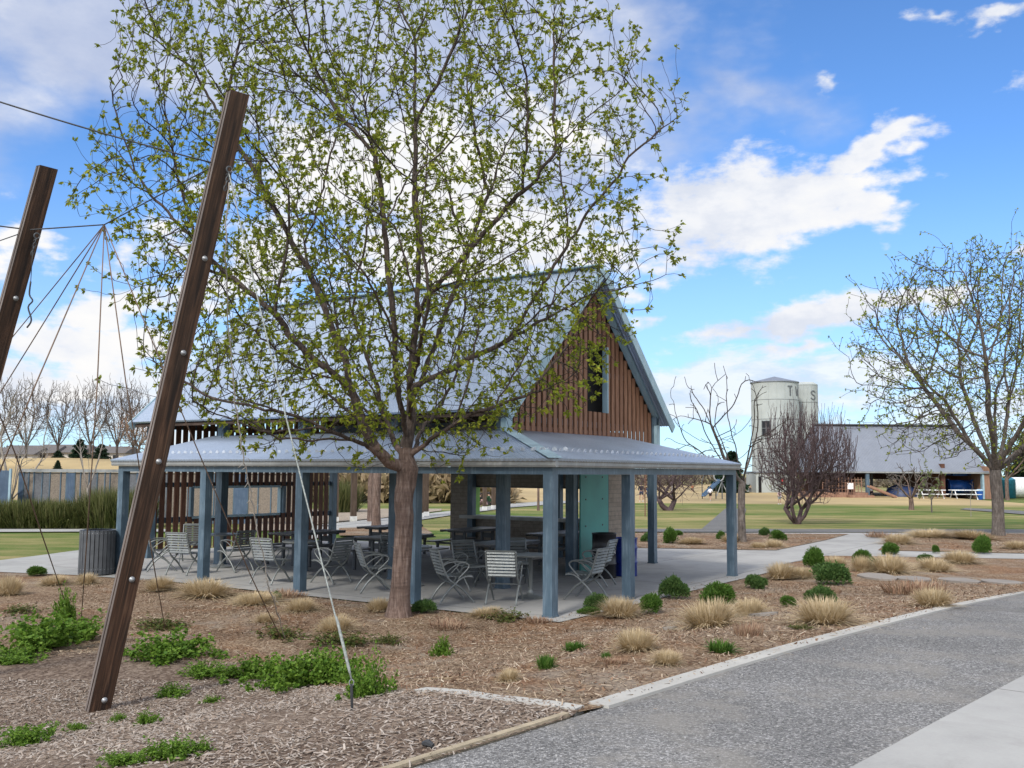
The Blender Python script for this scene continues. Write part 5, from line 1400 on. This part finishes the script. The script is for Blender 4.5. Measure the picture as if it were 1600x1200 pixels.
pp = [(523, 815, 12, 'timber post on a white footing next to the dark steel lamp-like post'), (552, 814, 11, 'timber post on a white footing in front of the straw field'), (657, 808, 10, 'slim timber post on a white footing just behind the tree trunk'), (664, 806, 12, 'darker timber post beside the canopy post by the trunk'),
      (742, 800, 7, 'timber post at the near end of the row seen through the serving opening'), (757, 797, 7, 'second timber post in the serving opening, in front of the seated people'), (771, 795, 7, 'third timber post in the serving opening, beyond the dark-clothed sitters'), (784, 793, 7, 'last timber post in the serving opening, beside the small dark bag')]
for u, v, wpx, lab in pp:
    p = at(u, v); wd = wpx * .75 * p.y / F / 2
    e_ = empty('timber_post', p, .4, lab, 'post', 'timber posts along the path')
    MB().b2((-wd, -wd, .2), (wd, wd, 3.4)).build('shaft', 'post_wood', e_); MB().b2((-wd * 1.15, -wd * 1.15, -.05), (wd * 1.15, wd * 1.15, .21)).build('footing', 'footing', e_)
p = at(509, 823); e_ = empty('steel_post', p, 0, 'dark square steel post with a bolted base plate beside the path', 'post')
MB().b2((-.06, -.06, .03), (.06, .06, 3.3)).build('shaft', 'charcoal', e_); MB().b2((-.17, -.17, -.02), (.17, .17, .06)).build('base_plate', 'charcoal', e_)
p = at(617, 808); e_ = empty('notice_board', p, 0, 'pale notice panel behind the blue canopy post by the path', 'sign')
MB().b2((-.17, -.02, .3), (.17, .02, 1.0)).build('panel', 'footing', e_); MB().b2((-.21, -.03, .0), (-.171, .03, 1.1)).build('post', 'charcoal', e_); MB().b2((.171, -.03, .0), (.21, .03, 1.1)).build('post', 'charcoal', e_)

# ------------------------------------------------------------------ silos
M['silo'] = simple('silo_concrete', (.37, .40, .385), .7, 0, .14, .5)
M['silo_line'] = simple('silo_hoop', (.15, .165, .17), .6)
M['silo_letter'] = simple('grey_lettering', (.12, .13, .135), .7)
def silo(name, u, Y, rad_, vtop, vcone, label):
    c = px(u, 768, Y); c.z = -.1; zt = px(u, vtop, Y).z; e_ = empty(name, c, 0, label, 'silo')
    MB().lathe([(rad_, 0), (rad_, zt)], 48).build('shell', 'silo', e_, True)
    if vcone: MB().lathe([(rad_ * 1.04, zt - .06), (rad_ * 1.04, zt + .05), (0.01, px(u, vcone, Y).z)], 48).build('roof', 'barnroof', e_)
    else: MB().lathe([(rad_ * 1.02, zt - .05), (rad_ * 1.02, zt + .08), (rad_ * .7, zt + .35), (0.01, zt + .45)], 48).build('roof', 'silo', e_)
    hp_ = MB()
    for z in [zt - 2.1 - 2.25 * k for k in range(5)]: hp_.lathe([(rad_ + .005, z - .03), (rad_ + .035, z), (rad_ + .005, z + .03)], 48)
    hp_.build('hoops', 'silo_line', e_)
    sm = MB()
    for k in range(18):
        a = 2 * math.pi * k / 18; sm.box(((rad_ + .01) * math.cos(a), (rad_ + .01) * math.sin(a), zt / 2), (.03, .03, zt - .1), Matrix.Rotation(a, 3, 'Z'))
    sm.build('seams', 'silo', e_)
    return e_, c, zt
def letter(e_, rad_, ang, z, strokes, w_, name='letter'):
    m = MB()
    for st_ in strokes:
        pts = smooth_path([(x, 0, y) for x, y in st_], 4) if len(st_) > 2 else [Vector((x, 0, y)) for x, y in st_]
        q = []
        for a, b_ in zip(pts, pts[1:]): q += [a.lerp(b_, k / 4) for k in range(4)]
        q.append(pts[-1])
        for a, b_ in zip(q, q[1:]):
            d = (b_ - a).normalized(); n_ = Vector((-d.z, 0, d.x)) * w_ / 2; ex = d * w_ * .2
            cs = []
            for v in (a - ex - n_, b_ + ex - n_, b_ + ex + n_, a - ex + n_): 
                t = ang + v.x / rad_; cs.append((t, z + v.z))
            m.add([((rad_ + .05) * math.sin(t), -(rad_ + .05) * math.cos(t), zz) for t, zz in cs] + [((rad_ + .005) * math.sin(t), -(rad_ + .005) * math.cos(t), zz) for t, zz in cs],
                  [(0, 1, 2, 3), (0, 4, 5, 1), (1, 5, 6, 2), (2, 6, 7, 3), (3, 7, 4, 0)])
    return m.build(name, 'silo_letter', e_)
r1 = 36 * 115 / F
s1, c1, zt1 = silo('grain_silo', 1213, 115, r1, 597, 587, 'taller pale grain silo with a conical cap, a dark opening and the letter T')
ca1 = math.atan2(c1.x, c1.y)
def s_ang(u, uc, rpx, ca): return math.asin(max(-1, min(1, (u - uc) / rpx))) - ca
pxm = 115 / F
zT = px(1236, 610, 115 - r1).z
letter(s1, r1, s_ang(1236, 1213, 36, ca1), zT + .1, [[(-.30, .5), (.30, .5)], [(0, .5), (0, -.55)]], .16)
letter(s1, r1, s_ang(1246.3, 1213, 36, ca1), zT + .1, [[(-.36, .5), (-.14, -.5), (0, .2), (.14, -.5), (.36, .5)]], .13)
r2 = 17 * 118 / F
s2, c2, zt2 = silo('grain_silo', 1263, 118, r2, 601, None, 'shorter flat-topped pale silo with the letter S behind the taller one')
zS = px(1273, 616, 118 - r2).z
letter(s2, r2, s_ang(1273, 1263, 17, math.atan2(c2.x, c2.y)), zS, [[(.26, .33), (.12, .48), (-.14, .46), (-.24, .25), (-.08, .05), (.14, -.08), (.24, -.28), (.1, -.5), (-.14, -.48), (-.27, -.33)]], .15)
a = s_ang(1200, 1213, 36, ca1); z0 = px(1200, 679, 115 - r1).z; z1 = px(1200, 656, 115 - r1).z
wn = MB().box((r1 * math.sin(a) * .985, -r1 * math.cos(a) * .985, (z0 + z1) / 2), (.95, .3, z1 - z0), Matrix.Rotation(a, 3, 'Z')).build('opening', 'black', s1)
fr = MB()
for dx_ in (-.5, 0, .5): fr.box((r1 * math.sin(a) + dx_ * math.cos(a), -r1 * math.cos(a) + dx_ * math.sin(a) - .05, (z0 + z1) / 2), (.06, .3, z1 - z0 + .1), Matrix.Rotation(a, 3, 'Z'))
fr.box((r1 * math.sin(a), -r1 * math.cos(a) - .06, (z0 + z1) / 2), (1.0, .3, .06), Matrix.Rotation(a, 3, 'Z')); fr.build('frame', 'silo_line', wn)
sh = empty('silo_shed', (px(1205, 768, 108).x, 108, 0), 0, 'low pale shed with a dark doorway at the foot of the silos', 'shed')
k = 108 / F
MB().b2((-25 * k, -.5, 0), (45 * k, 4, 2.3)).build('wall', 'silo', sh); MB().b2((-21.5 * k, -.56, 0), (-17 * k, -.49, 1.9)).build('door', 'black', sh); MB().b2((-26 * k, -.7, 2.305), (46 * k, 4.1, 2.42)).build('roof', 'barnroof', sh)
MB().b2((13.5 * k, -.58, 1.0), (19 * k, -.50, 1.7)).build('red_panel', simple('red_sign', (.35, .03, .03)), sh)

# ------------------------------------------------------------------ barn shelter and play equipment
BY = 91.0; kb = BY / F; bx = px(1420, 778, BY).x
M['barn_wall'] = woodmat('barn_boards', (.22, .10, .055), (.34, .155, .085), (.42, .21, .12), (4, 4, .5), .8)
M['barn_tan'] = woodmat('tan_boards', (.22, .12, .08), (.30, .175, .12), (.36, .22, .16), (4, 4, .5), .8)
barn = empty('barn_shelter', (bx, BY, 0), 0, 'long open barn with a grey metal roof and brown board walls beyond the lawn', 'barn')
ez = px(1420, 737, BY - .5).z; rz_ = px(1420, 665, BY + 5.5).z
X0, X1 = (1286 - 1420) * kb, (1541 - 1420) * kb
corrug('roof', 'barnroof', (X0, -.7, ez), (X1, -.7, ez), (X0 * .985 + (1302 - 1286) * kb, 5.6, rz_), (X1, 5.6, rz_), 420, .012, .14, parent=barn)
corrug('roof', 'barnroof', (X1, 12.2, ez), (X0, 12.2, ez), (X1, 5.6, rz_), (X0 + (1302 - 1286) * kb, 5.6, rz_), 420, .012, .14, parent=barn)
MB().b2((X0, -.72, ez - .14), (X1, -.58, ez - .012)).build('gutter', 'gutter', barn)
def bb(nm, u0, u1, y0, y1, z0, z1, mat): return MB().b2(((u0 - 1420) * kb, y0, z0), ((u1 - 1420) * kb, y1, z1)).build(nm, mat, barn)
bb('end_wall', 1533, 1556, -.55, 11.6, 0, 3.0, 'barn_tan'); bb('post', 1530.5, 1533.4, -.6, -.2, 0, ez - .15, 'trim')
bb('post', 1351, 1356, -.6, -.3, 0, ez - .15, 'steel_blue'); bb('post', 1393, 1396, 5, 5.3, 0, ez, 'charcoal'); bb('post', 1437, 1440, 5, 5.3, 0, ez, 'charcoal')
bb('back_wall', 1476, 1532, 7.8, 8.0, 0, 3.4, 'barn_wall'); bb('back_wall', 1292, 1392, 9.4, 9.6, 0, 3.2, 'slat_dark'); bb('side_wall', 1470, 1476, -.2, 9, 0, 3.2, 'slat_dark')
bb('header', 1356, 1532, 10.2, 10.4, 1.7, 3.4, 'slat_dark')
bb('stage', 1262, 1352, -.9, 5.5, 0, .52, 'barn_tan'); bb('stage_step', 1318, 1355, -1.9, -.91, 0, .30, 'barn_tan'); bb('ridge_cap', 1301, 1541, 5.3, 5.9, rz_ + .01, rz_ + .12, 'charcoal')
MB().prism([(X0 + .35, -.4, ez - .1), (X0 + .35, 11.8, ez - .1), (X0 + (1302 - 1286) * kb + .05, 5.6, rz_ - .15)], (.08, 0, 0)).build('gable_end', 'barnroof', barn)
lt = MB()
for u in range(1284, 1348, 5): lt.b2(((u - 1420) * kb - .025, -.5, .52), ((u - 1420) * kb + .025, -.45, 1.9))
for z in (.8, 1.1, 1.4, 1.7): lt.b2(((1284 - 1420) * kb, -.44, z), ((1346 - 1420) * kb, -.41, z + .04))
lt.build('lattice', 'barn_tan', barn)
M['play_blue'] = simple('blue_play_plastic', (.015, .09, .36), .35); M['slide_blue'] = simple('steel_blue_slide', (.07, .13, .22), .4)
M['purple'] = simple('purple_post', (.10, .05, .16), .5); M['white'] = simple('white_paint', (.75, .76, .76), .5)
def tubeobj(name, lab, cat, pts, r, mat, n=20):
    return tag(MB().tube([Vector(p) for p in pts], r, n).build(name, mat, None, True), lab, cat)
def bw(u, v, y): return px(u, v, y)
pf = empty('playground_climber', (bw(1503, 776, 93).x, 93, 0), 0, 'blue tube playground frame with purple posts inside the open barn', 'play structure')
MB().tube([(-1.3, 0, 1.1), (.9, 0, 1.1)], .62, 20).build('crawl_tube', 'play_blue', pf, True)
m = MB(); m.lathe([(.63, -.05), (.70, -.05), (.70, .05), (.63, .05)], 24); rg = m.build('tube_ring', 'play_blue', pf); rg.rotation_euler = (0, R(90), 0); rg.location = (-1.3, 0, 1.1)
MB().tube([(1.1, -.1, 1.9), (1.5, -.2, 1.4), (1.8, -.4, .7), (2.1, -.9, .35)], .45, 16).build('tube_slide', 'play_blue', pf, True)
for x in (-2.3, -1.9, 1.0, 1.9): MB().tube([(x, 0, 0), (x, 0, 2.3)], .06, 8).build('post', 'purple', pf)
MB().tube([(-2.3, 0, 2.2), (1.9, 0, 2.2)], .05, 8).build('beam', 'play_blue', pf); MB().b2((-.9, -.3, 2.1), (.4, .3, 2.32)).build('roof_panel', 'play_blue', pf)
def white_table(u, v, y, lab):
    e_ = empty('park_table', (bw(u, v, y).x, y, 0), 0, lab, 'picnic table', 'white picnic tables by the barn')
    MB().b2((-1.2, -.4, .8), (1.2, .4, .87)).build('tabletop', 'white', e_)
    for y_ in (-.8, .8): MB().b2((-1.2, y_ - .14, .45), (1.2, y_ + .14, .5)).build('bench', 'white', e_)
    for x in (-.9, .9):
        mm = MB(); mm.bar((x, -.75, .0), (x, -.25, .8), .07, .05); mm.bar((x, .75, 0), (x, .25, .8), .07, .05); mm.b2((x - .035, -.85, .40), (x + .035, .85, .449)); mm.build('leg_frame', 'white', e_)
white_table(1454, 777, 88, 'white picnic table in front of the dark side wall of the barn'); white_table(1506, 777, 88.5, 'white picnic table in front of the blue crawl tube')
e_ = empty('recycling_bin', (bw(1531, 777, 89).x, 89, 0), 0, 'bright blue recycling bin at the corner of the barn', 'bin')
MB().lathe([(0, 0), (.24, 0), (.3, .75), (.31, .76), (0, .78)], 16).build('body', 'play_blue', e_); MB().lathe([(.33, .765), (.33, .84), (.2, .92), (0, .93)], 16).build('lid', simple('pale_lid', (.35, .5, .6)), e_)
e_ = empty('cargo_tarp', (bw(1412, 777, 92).x, 92.5, 0), 0, 'dark blue covered play mound inside the open barn', 'play mound')
MB().lathe([(1.5, 0), (1.45, .5), (1.1, 1.0), (.5, 1.25), (0, 1.3)], 18).build('cover', simple('navy_cover', (.015, .03, .09), .5), e_, True)
e_ = empty('embankment_slide', (bw(1380, 777, 89).x, 89, 0), 0, 'tan slide sloping down from the barn stage', 'slide')
mm = MB(); mm.bar((-1.3, 0, 1.05), (1.0, -.3, .08), .7, .06); mm.build('chute', 'barn_tan', e_)
for y_ in (-.36, .36): MB().bar((-1.3, y_, 1.15), (1.0, y_ - .3, .18), .05, .16).build('side_rail', 'barn_tan', e_)
e_ = empty('notice_sign', (bw(1329, 770, 89.6).x, 89.6, .3), 0, 'small white sign on legs in front of the lattice of the barn', 'sign')
MB().b2((-.26, -.02, .55), (.26, .02, 1.1)).build('panel', 'white', e_)
for x in (-.3, .3): MB().b2((x - .03, -.03, 0), (x + .03, .03, 1.12)).build('leg', 'barn_tan', e_)
e_ = empty('water_tank', (bw(1592, 772, 96).x, 96, 0), 0, 'long white tank lying on the grass behind the round-headed tree', 'tank')
tk = MB().lathe([(0, -1.9), (.6, -1.8), (.98, -1.5), (1.0, 0), (.98, 1.5), (.6, 1.8), (0, 1.9)], 24).build('shell', 'white', e_, True); tk.rotation_euler = (0, R(90), 0); tk.location = (0, 0, 1.0)
m = MB(); m.b2((-1.2, -.7, 0), (-1.0, .7, .5)); m.b2((1.0, -.7, 0), (1.2, .7, .5)); m.build('cradle', 'charcoal', e_)
e_ = empty('blue_container', (bw(1574, 772, 95).x, 95, 0), 0, 'teal blue round container between the tree trunk and the white tank', 'container')
MB().lathe([(0, 0), (.75, 0), (.75, 1.7), (.8, 1.75), (.4, 2.0), (0, 2.02)], 20).build('body', simple('teal_blue', (.02, .16, .24), .5), e_, True)
# play slide on the lawn
SY = 84; ks_ = SY / F
e_ = empty('play_slide', (bw(1107, 780, SY).x, SY, 0), 0, 'free-standing blue slide with a round arch on the far lawn', 'slide')
m = MB(); m.bar((.9, 0, 1.55), (-.55, -.5, .25), .62, .06); 
m.bar((.9, .0, 1.62), (-.55, -.5, .33), .70, .04) if False else None
m.build('chute', 'slide_blue', e_)
for y_ in (-.34, .34): MB().bar((.9, y_, 1.66), (-.55, y_ - .5, .36), .05, .18).build('side_rail', 'slide_blue', e_)
MB().tube([(.9 + .42 * math.cos(a), 0, 1.95 + .42 * math.sin(a)) for a in [2 * math.pi * k / 20 for k in range(21)]], .06, 8).build('ring', 'gutter', e_, True)
MB().tube([(-.5, .1, 0), (-.52, .1, 1.5), (-.3, .1, 2.1), (.1, .1, 2.15), (.3, .1, 1.8)], .04, 8).build('arch', 'charcoal', e_, True)
for x, y_ in ((.7, .3), (1.1, -.3)): MB().tube([(x, y_, 0), (x, y_, 1.6)], .05, 8).build('post', 'charcoal', e_)
MB().tube([(1.15, .1, 1.5), (1.5, .1, .8), (1.65, .1, 0)], .04, 8).build('climber', 'gutter', e_, True)
MB().b2((.5, -.32, 1.49), (1.3, .32, 1.54)).build('platform', 'charcoal', e_)
e_ = empty('swing_frame', (bw(1136, 775, 95).x, 95, 0), 0, 'thin swing frame legs standing behind the end post of the canopy', 'swing')
MB().tube([(-1.0, 0, 0), (0, 0, 2.7), (.9, .3, 0)], .05, 8).build('leg_frame', 'gutter', e_); MB().tube([(0, 0, 2.7), (2.2, 1, 2.7)], .05, 8).build('top_bar', 'gutter', e_)

# ------------------------------------------------------------------ people
M['skin'] = simple('skin', (.42, .26, .19), .6, 0, .08, 3)
M['hair_dark'] = simple('dark_hair', (.03, .02, .015), .6); M['hair_fair'] = simple('fair_hair', (.30, .2, .1), .6)
CL = {}
def cloth(c):
    k = 'cloth_%d' % len(CL)
    if c not in CL: CL[c] = simple(k, c, .9, 0, .12, 8)
    return CL[c]
def skin_obj(name, verts, edges, rads, root, mat, parent, lev=1):
    me = bpy.data.meshes.new(name); me.from_pydata(verts, edges, []); o = link(name, me, mat, parent)
    md = o.modifiers.new('skin', 'SKIN'); md.use_smooth_shade = True
    for i, r in enumerate(rads):
        q = me.skin_vertices[0].data[i]; q.radius = (r, r) if not isinstance(r, tuple) else r; q.use_root = (i == root)
    sb = o.modifiers.new('smooth', 'SUBSURF'); sb.levels = lev; sb.render_levels = lev
    return o
def chain_edges(chains):
    e = []
    for c in chains: e += [(a, b) for a, b in zip(c, c[1:])]
    return e
def person(loc, H, face, label, shirt, legs, pose='stand', hair='hair_dark', short=False, hat=None):
    e_ = empty('person', loc, R(face + 90), label, 'person'); k = H / 1.7      # faces local -y
    J = {}
    if pose == 'stand':
        hz = .92; J = dict(pel=(0, 0, hz), chest=(0, -.01, 1.28), neck=(0, 0, 1.47), head=(0, -.02, 1.58), top=(0, -.01, 1.66),
            hl=(.095, 0, .87), kl=(.12, -.06, .48), al=(.12, .02, .08), tl=(.13, -.14, .035), hr=(-.095, 0, .87), kr=(-.11, .03, .48), ar=(-.13, .10, .08), tr=(-.14, -.05, .035),
            sl=(.19, 0, 1.38), el=(.26, .02, 1.12), wl=(.24, -.10, .90), fl=(.235, -.14, .82), sr=(-.19, 0, 1.38), er=(-.27, .0, 1.12), wr=(-.22, -.14, .93), fr=(-.20, -.19, .86))
    elif pose == 'walk':
        J = dict(pel=(0, 0, .92), chest=(0, -.05, 1.28), neck=(0, -.06, 1.46), head=(0, -.10, 1.57), top=(0, -.09, 1.65),
            hl=(.095, 0, .87), kl=(.11, -.20, .50), al=(.11, -.24, .09), tl=(.11, -.39, .05), hr=(-.095, 0, .87), kr=(-.11, .08, .48), ar=(-.12, .34, .14), tr=(-.12, .24, .035),
            sl=(.19, -.04, 1.37), el=(.25, .10, 1.13), wl=(.24, .02, .92), fl=(.235, -.02, .85), sr=(-.19, -.04, 1.37), er=(-.25, -.16, 1.13), wr=(-.22, -.34, 1.05), fr=(-.21, -.41, 1.02))
    else:   # sitting on the ground, knees up
        J = dict(pel=(0, .05, .12), chest=(0, .0, .48), neck=(0, -.06, .66), head=(0, -.10, .77), top=(0, -.09, .85),
            hl=(.10, -.02, .12), kl=(.14, -.42, .42), al=(.12, -.62, .07), tl=(.12, -.76, .04), hr=(-.10, -.02, .12), kr=(-.14, -.40, .40), ar=(-.12, -.60, .07), tr=(-.12, -.74, .04),
            sl=(.19, -.03, .57), el=(.26, -.20, .38), wl=(.16, -.40, .44), fl=(.10, -.46, .45), sr=(-.19, -.03, .57), er=(-.26, -.18, .38), wr=(-.16, -.38, .42), fr=(-.10, -.45, .44))
    names = list(J); V_ = [tuple(c * k for c in J[n]) for n in names]; ix = {n: i for i, n in enumerate(names)}
    ch_ = [['pel', 'chest', 'neck', 'head', 'top'], ['pel', 'hl', 'kl', 'al', 'tl'], ['pel', 'hr', 'kr', 'ar', 'tr'], ['chest', 'sl', 'el', 'wl', 'fl'], ['chest', 'sr', 'er', 'wr', 'fr']]
    E = chain_edges([[ix[n] for n in c] for c in ch_])
    rd_ = dict(pel=.13, chest=.14, neck=.05, head=.085, top=.06, hl=.085, kl=.058, al=.038, tl=.032, hr=.085, kr=.058, ar=.038, tr=.032, sl=.055, el=.04, wl=.028, fl=.032, sr=.055, er=.04, wr=.028, fr=.032)
    skin_obj('body', V_, E, [rd_[n] * k for n in names], ix['pel'], 'skin', e_)
    def part(nm, js, ch2, gr, mat, cutt=None):
        n2 = list(js); i2 = {n: i for i, n in enumerate(n2)}
        vv = []
        for n in n2:
            if '>' in n: a, b, f = n.split('>'); f = float(f); vv.append(tuple((p + (q - p) * f) * k for p, q in zip(J[a], J[b])))
            else: vv.append(tuple(c * k for c in J[n]))
        rr = []
        for n in n2:
            if '>' in n: a, b, f = n.split('>'); f = float(f); rr.append((rd_[a] + (rd_[b] - rd_[a]) * f + gr) * k)
            else: rr.append((rd_[n] + gr) * k)
        return skin_obj(nm, vv, chain_edges([[i2[n] for n in c] for c in ch2]), rr, 0, mat, e_)
    part('shirt', ['chest', 'pel', 'chest>neck>.6', 'sl', 'el', 'el>wl>.7', 'sr', 'er', 'er>wr>.7'], [['chest>neck>.6', 'chest', 'pel'], ['chest', 'sl', 'el', 'el>wl>.7'], ['chest', 'sr', 'er', 'er>wr>.7']], .014, cloth(shirt))
    if short: part('shorts', ['pel', 'hl', 'hl>kl>.75', 'hr', 'hr>kr>.75'], [['pel', 'hl', 'hl>kl>.75'], ['pel', 'hr', 'hr>kr>.75']], .017, cloth(legs))
    else: part('trousers', ['pel', 'hl', 'kl', 'al', 'hr', 'kr', 'ar'], [['pel', 'hl', 'kl', 'al'], ['pel', 'hr', 'kr', 'ar']], .013, cloth(legs))
    sh_ = MB()
    for n in ('l', 'r'):
        a = Vector(J['a' + n]) * k; t = Vector(J['t' + n]) * k
        sh_.tube([a + (a - t) * .25 + Vector((0, 0, -.02)), a + Vector((0, 0, -.02)), (a + t) / 2, t + (t - a) * .25], [.035 * k, .05 * k, .048 * k, .03 * k], 8)
    sh_.build('shoes', cloth((.5, .5, .5) if short else (.05, .05, .05)), e_, True)
    hd = Vector(J['head']) * k; hr_ = MB()
    prof = [(.0, .105), (.06, .095), (.09, .06), (.102, .02), (.10, -.02), (.092, -.06)]
    hr_.lathe([(r * k, z * k) for r, z in prof], 14); ho = hr_.build('hat' if hat else 'hair', cloth(hat) if hat else hair, e_, True); ho.location = hd + Vector((0, .018, .03)) * k
    fc = MB()
    for x in (-.032, .032): fc.box((x, -.092, .015), (.018, .012, .010))
    fc.box((0, -.09, -.045), (.04, .012, .008)); fo = fc.build('eyes_and_mouth', 'hair_dark', e_); fo.location = hd; fo.scale = (k, k, k)
    ns = MB(); ns.add([(-.014, -.09, -.02), (.014, -.09, -.02), (0, -.115, -.018), (0, -.09, .02)], [(0, 1, 2), (0, 2, 3), (2, 1, 3)]); no = ns.build('nose', 'skin', e_); no.location = hd; no.scale = (k, k, k)
    return e_
def gnd_at(u, v): return at(u, v)
def pers(u, v, hp_, *a, **kw):
    p = at(u, v); H = hp_ * p.y / F
    return person(p, H, *a, **kw)
pers(655, 787, 27, -100, 'person in a pink top and black trousers standing behind the big tree trunk', (.45, .25, .24), (.01, .01, .012), hair='hair_fair')
def sitter(u, v, H, *a, **kw): return person(at(u, v), H, *a, 'sit', **kw)
sitter(737, 790, 1.65, -60, 'dark-clothed person sitting beside a post in the serving opening', (.02, .02, .03), (.03, .03, .04))
sitter(749, 790, 1.6, -40, 'person in a black top and pinkish trousers sitting on the path edge', (.012, .014, .012), (.35, .22, .24))
sitter(765, 789, 1.65, 160, 'person in a dark green jacket sitting and leaning on the path edge', (.012, .05, .02), (.02, .02, .02))
bg_ = MB().lathe([(0, 0), (.2, .02), (.24, .15), (.16, .3), (.05, .36), (0, .36)], 12).build('bag', 'black', None, True); bg_.location = at(775, 786); tag(bg_, 'small dark bag on the grass beside the sitting people', 'bag')
pers(1002, 784, 29, -80, 'person in a dark hooded top and shorts by the crab apple tree', (.02, .02, .035), (.03, .04, .08), short=True)
pers(1013, 783, 24, -120, 'person in blue clothing beside the canopy post', (.03, .07, .16), (.04, .06, .12), 'walk')
pers(1051, 784, 24, 160, 'person in a white top and black trousers beside the crab apple tree', (.7, .7, .7), (.012, .012, .015), hat=(.75, .75, .75))
pers(1110, 783, 22, 60, 'child in a white shirt and black shorts walking to the blue slide', (.72, .72, .74), (.012, .012, .014), 'walk', short=True)
pers(1172, 771, 15, -90, 'distant figure in pale clothing near the silo shed', (.45, .33, .22), (.05, .05, .05))
pers(1218, 788, 22, -60, 'person in a pale pink shirt partly hidden by the multi-stemmed tree', (.6, .42, .42), (.3, .33, .36), short=True)
pers(1361, 778, 18, -100, 'child with a white shirt and dark shorts at the foot of the barn slide', (.6, .6, .62), (.03, .02, .03), 'walk', short=True)
pers(1387, 777, 17, -30, 'child in a long white shirt beside the barn slide', (.75, .75, .75), (.6, .6, .6), short=True)
pers(1088 - 6, 770, 13, -90, 'far small figure in an orange top on the field', (.5, .2, .1), (.3, .2, .15))

# ------------------------------------------------------------------ far houses and scrub
M['house_w'] = simple('pale_siding', (.5, .47, .42), .8); M['house_r'] = simple('house_shingles', (.12, .11, .105), .9); M['house_t'] = simple('tan_siding', (.30, .24, .18), .8)
def house(u, v, Y, wd, hh, rh, lab, wm):
    p = px(u, v, Y); e_ = empty('house', p, 0, lab, 'house', 'houses beyond the rise')
    MB().b2((-wd / 2, -4, -1), (wd / 2, 4, hh)).build('wall', wm, e_)
    MB().prism([(-wd / 2 - .4, -4.5, hh), (-wd / 2 - .4, 4.5, hh), (-wd / 2 - .4, 0, hh + rh)], (wd + .8, 0, 0)).build('roof', 'house_r', e_)
    for x in (-wd * .3, 0, wd * .3): MB().b2((x - .5, -4.06, hh * .35), (x + .5, -4.0, hh * .8)).build('window', 'black', e_)
house(14, 723, 175, 12, 1.4, 1.3, 'far house with a low roof at the picture edge beyond the rise', 'house_w'); house(58, 723, 178, 9, 1.7, 1.4, 'far tan house with a dark roof between the first bare trees', 'house_t')
house(107, 724, 180, 8, 1.9, 1.5, 'far pale house showing between the pines', 'house_w'); house(176, 724, 182, 7, 1.8, 1.3, 'far pale house behind the broad pine', 'house_w')
def scrub(name, x0, x1, Y, h0, n, mat, lab, seed):
    q = np.random.default_rng(seed); X = q.uniform(x0, x1, n); Yy = Y + q.uniform(-6, 6, n); Hh = h0 * (.55 + .45 * np.sin(X * .13 + seed) * np.sin(X * .41 + 1)) 
    Z = q.random(n) ** .8 * Hh.clip(.4, 99)
    V, Fq = leaves(np.stack([X, Yy, Z], 1), np.stack([q.normal(0, .5, n), q.normal(0, .5, n), np.ones(n)], 1), 2, 1.1, .5, 0, seed, .16)
    return tag(link(name, npmesh(name, V, Fq), mat), lab, 'scrub', kind='stuff')
M['scrubm'] = leafmat('far_scrub', [(.10, .08, .06), (.16, .13, .095), (.22, .18, .13), (.13, .12, .075)], .2)
M['scrubt'] = leafmat('tall_dry_reeds', [(.20, .15, .08), (.30, .23, .13), (.36, .28, .17), (.24, .17, .10)], .2)
scrub('far_scrub', -40, 150, 170, 3.4, 9000, 'scrubm', 'far band of bare scrub along the skyline', 3)
scrub('far_scrub', -190, -20, 190, 6.2, 9000, 'scrubm', 'far scrub behind the houses on the rise', 5)
scrub('dry_reeds', -17, 0, 75, 2.6, 5000, 'scrubt', 'tall dry reeds and brush behind the path and timber posts', 4)
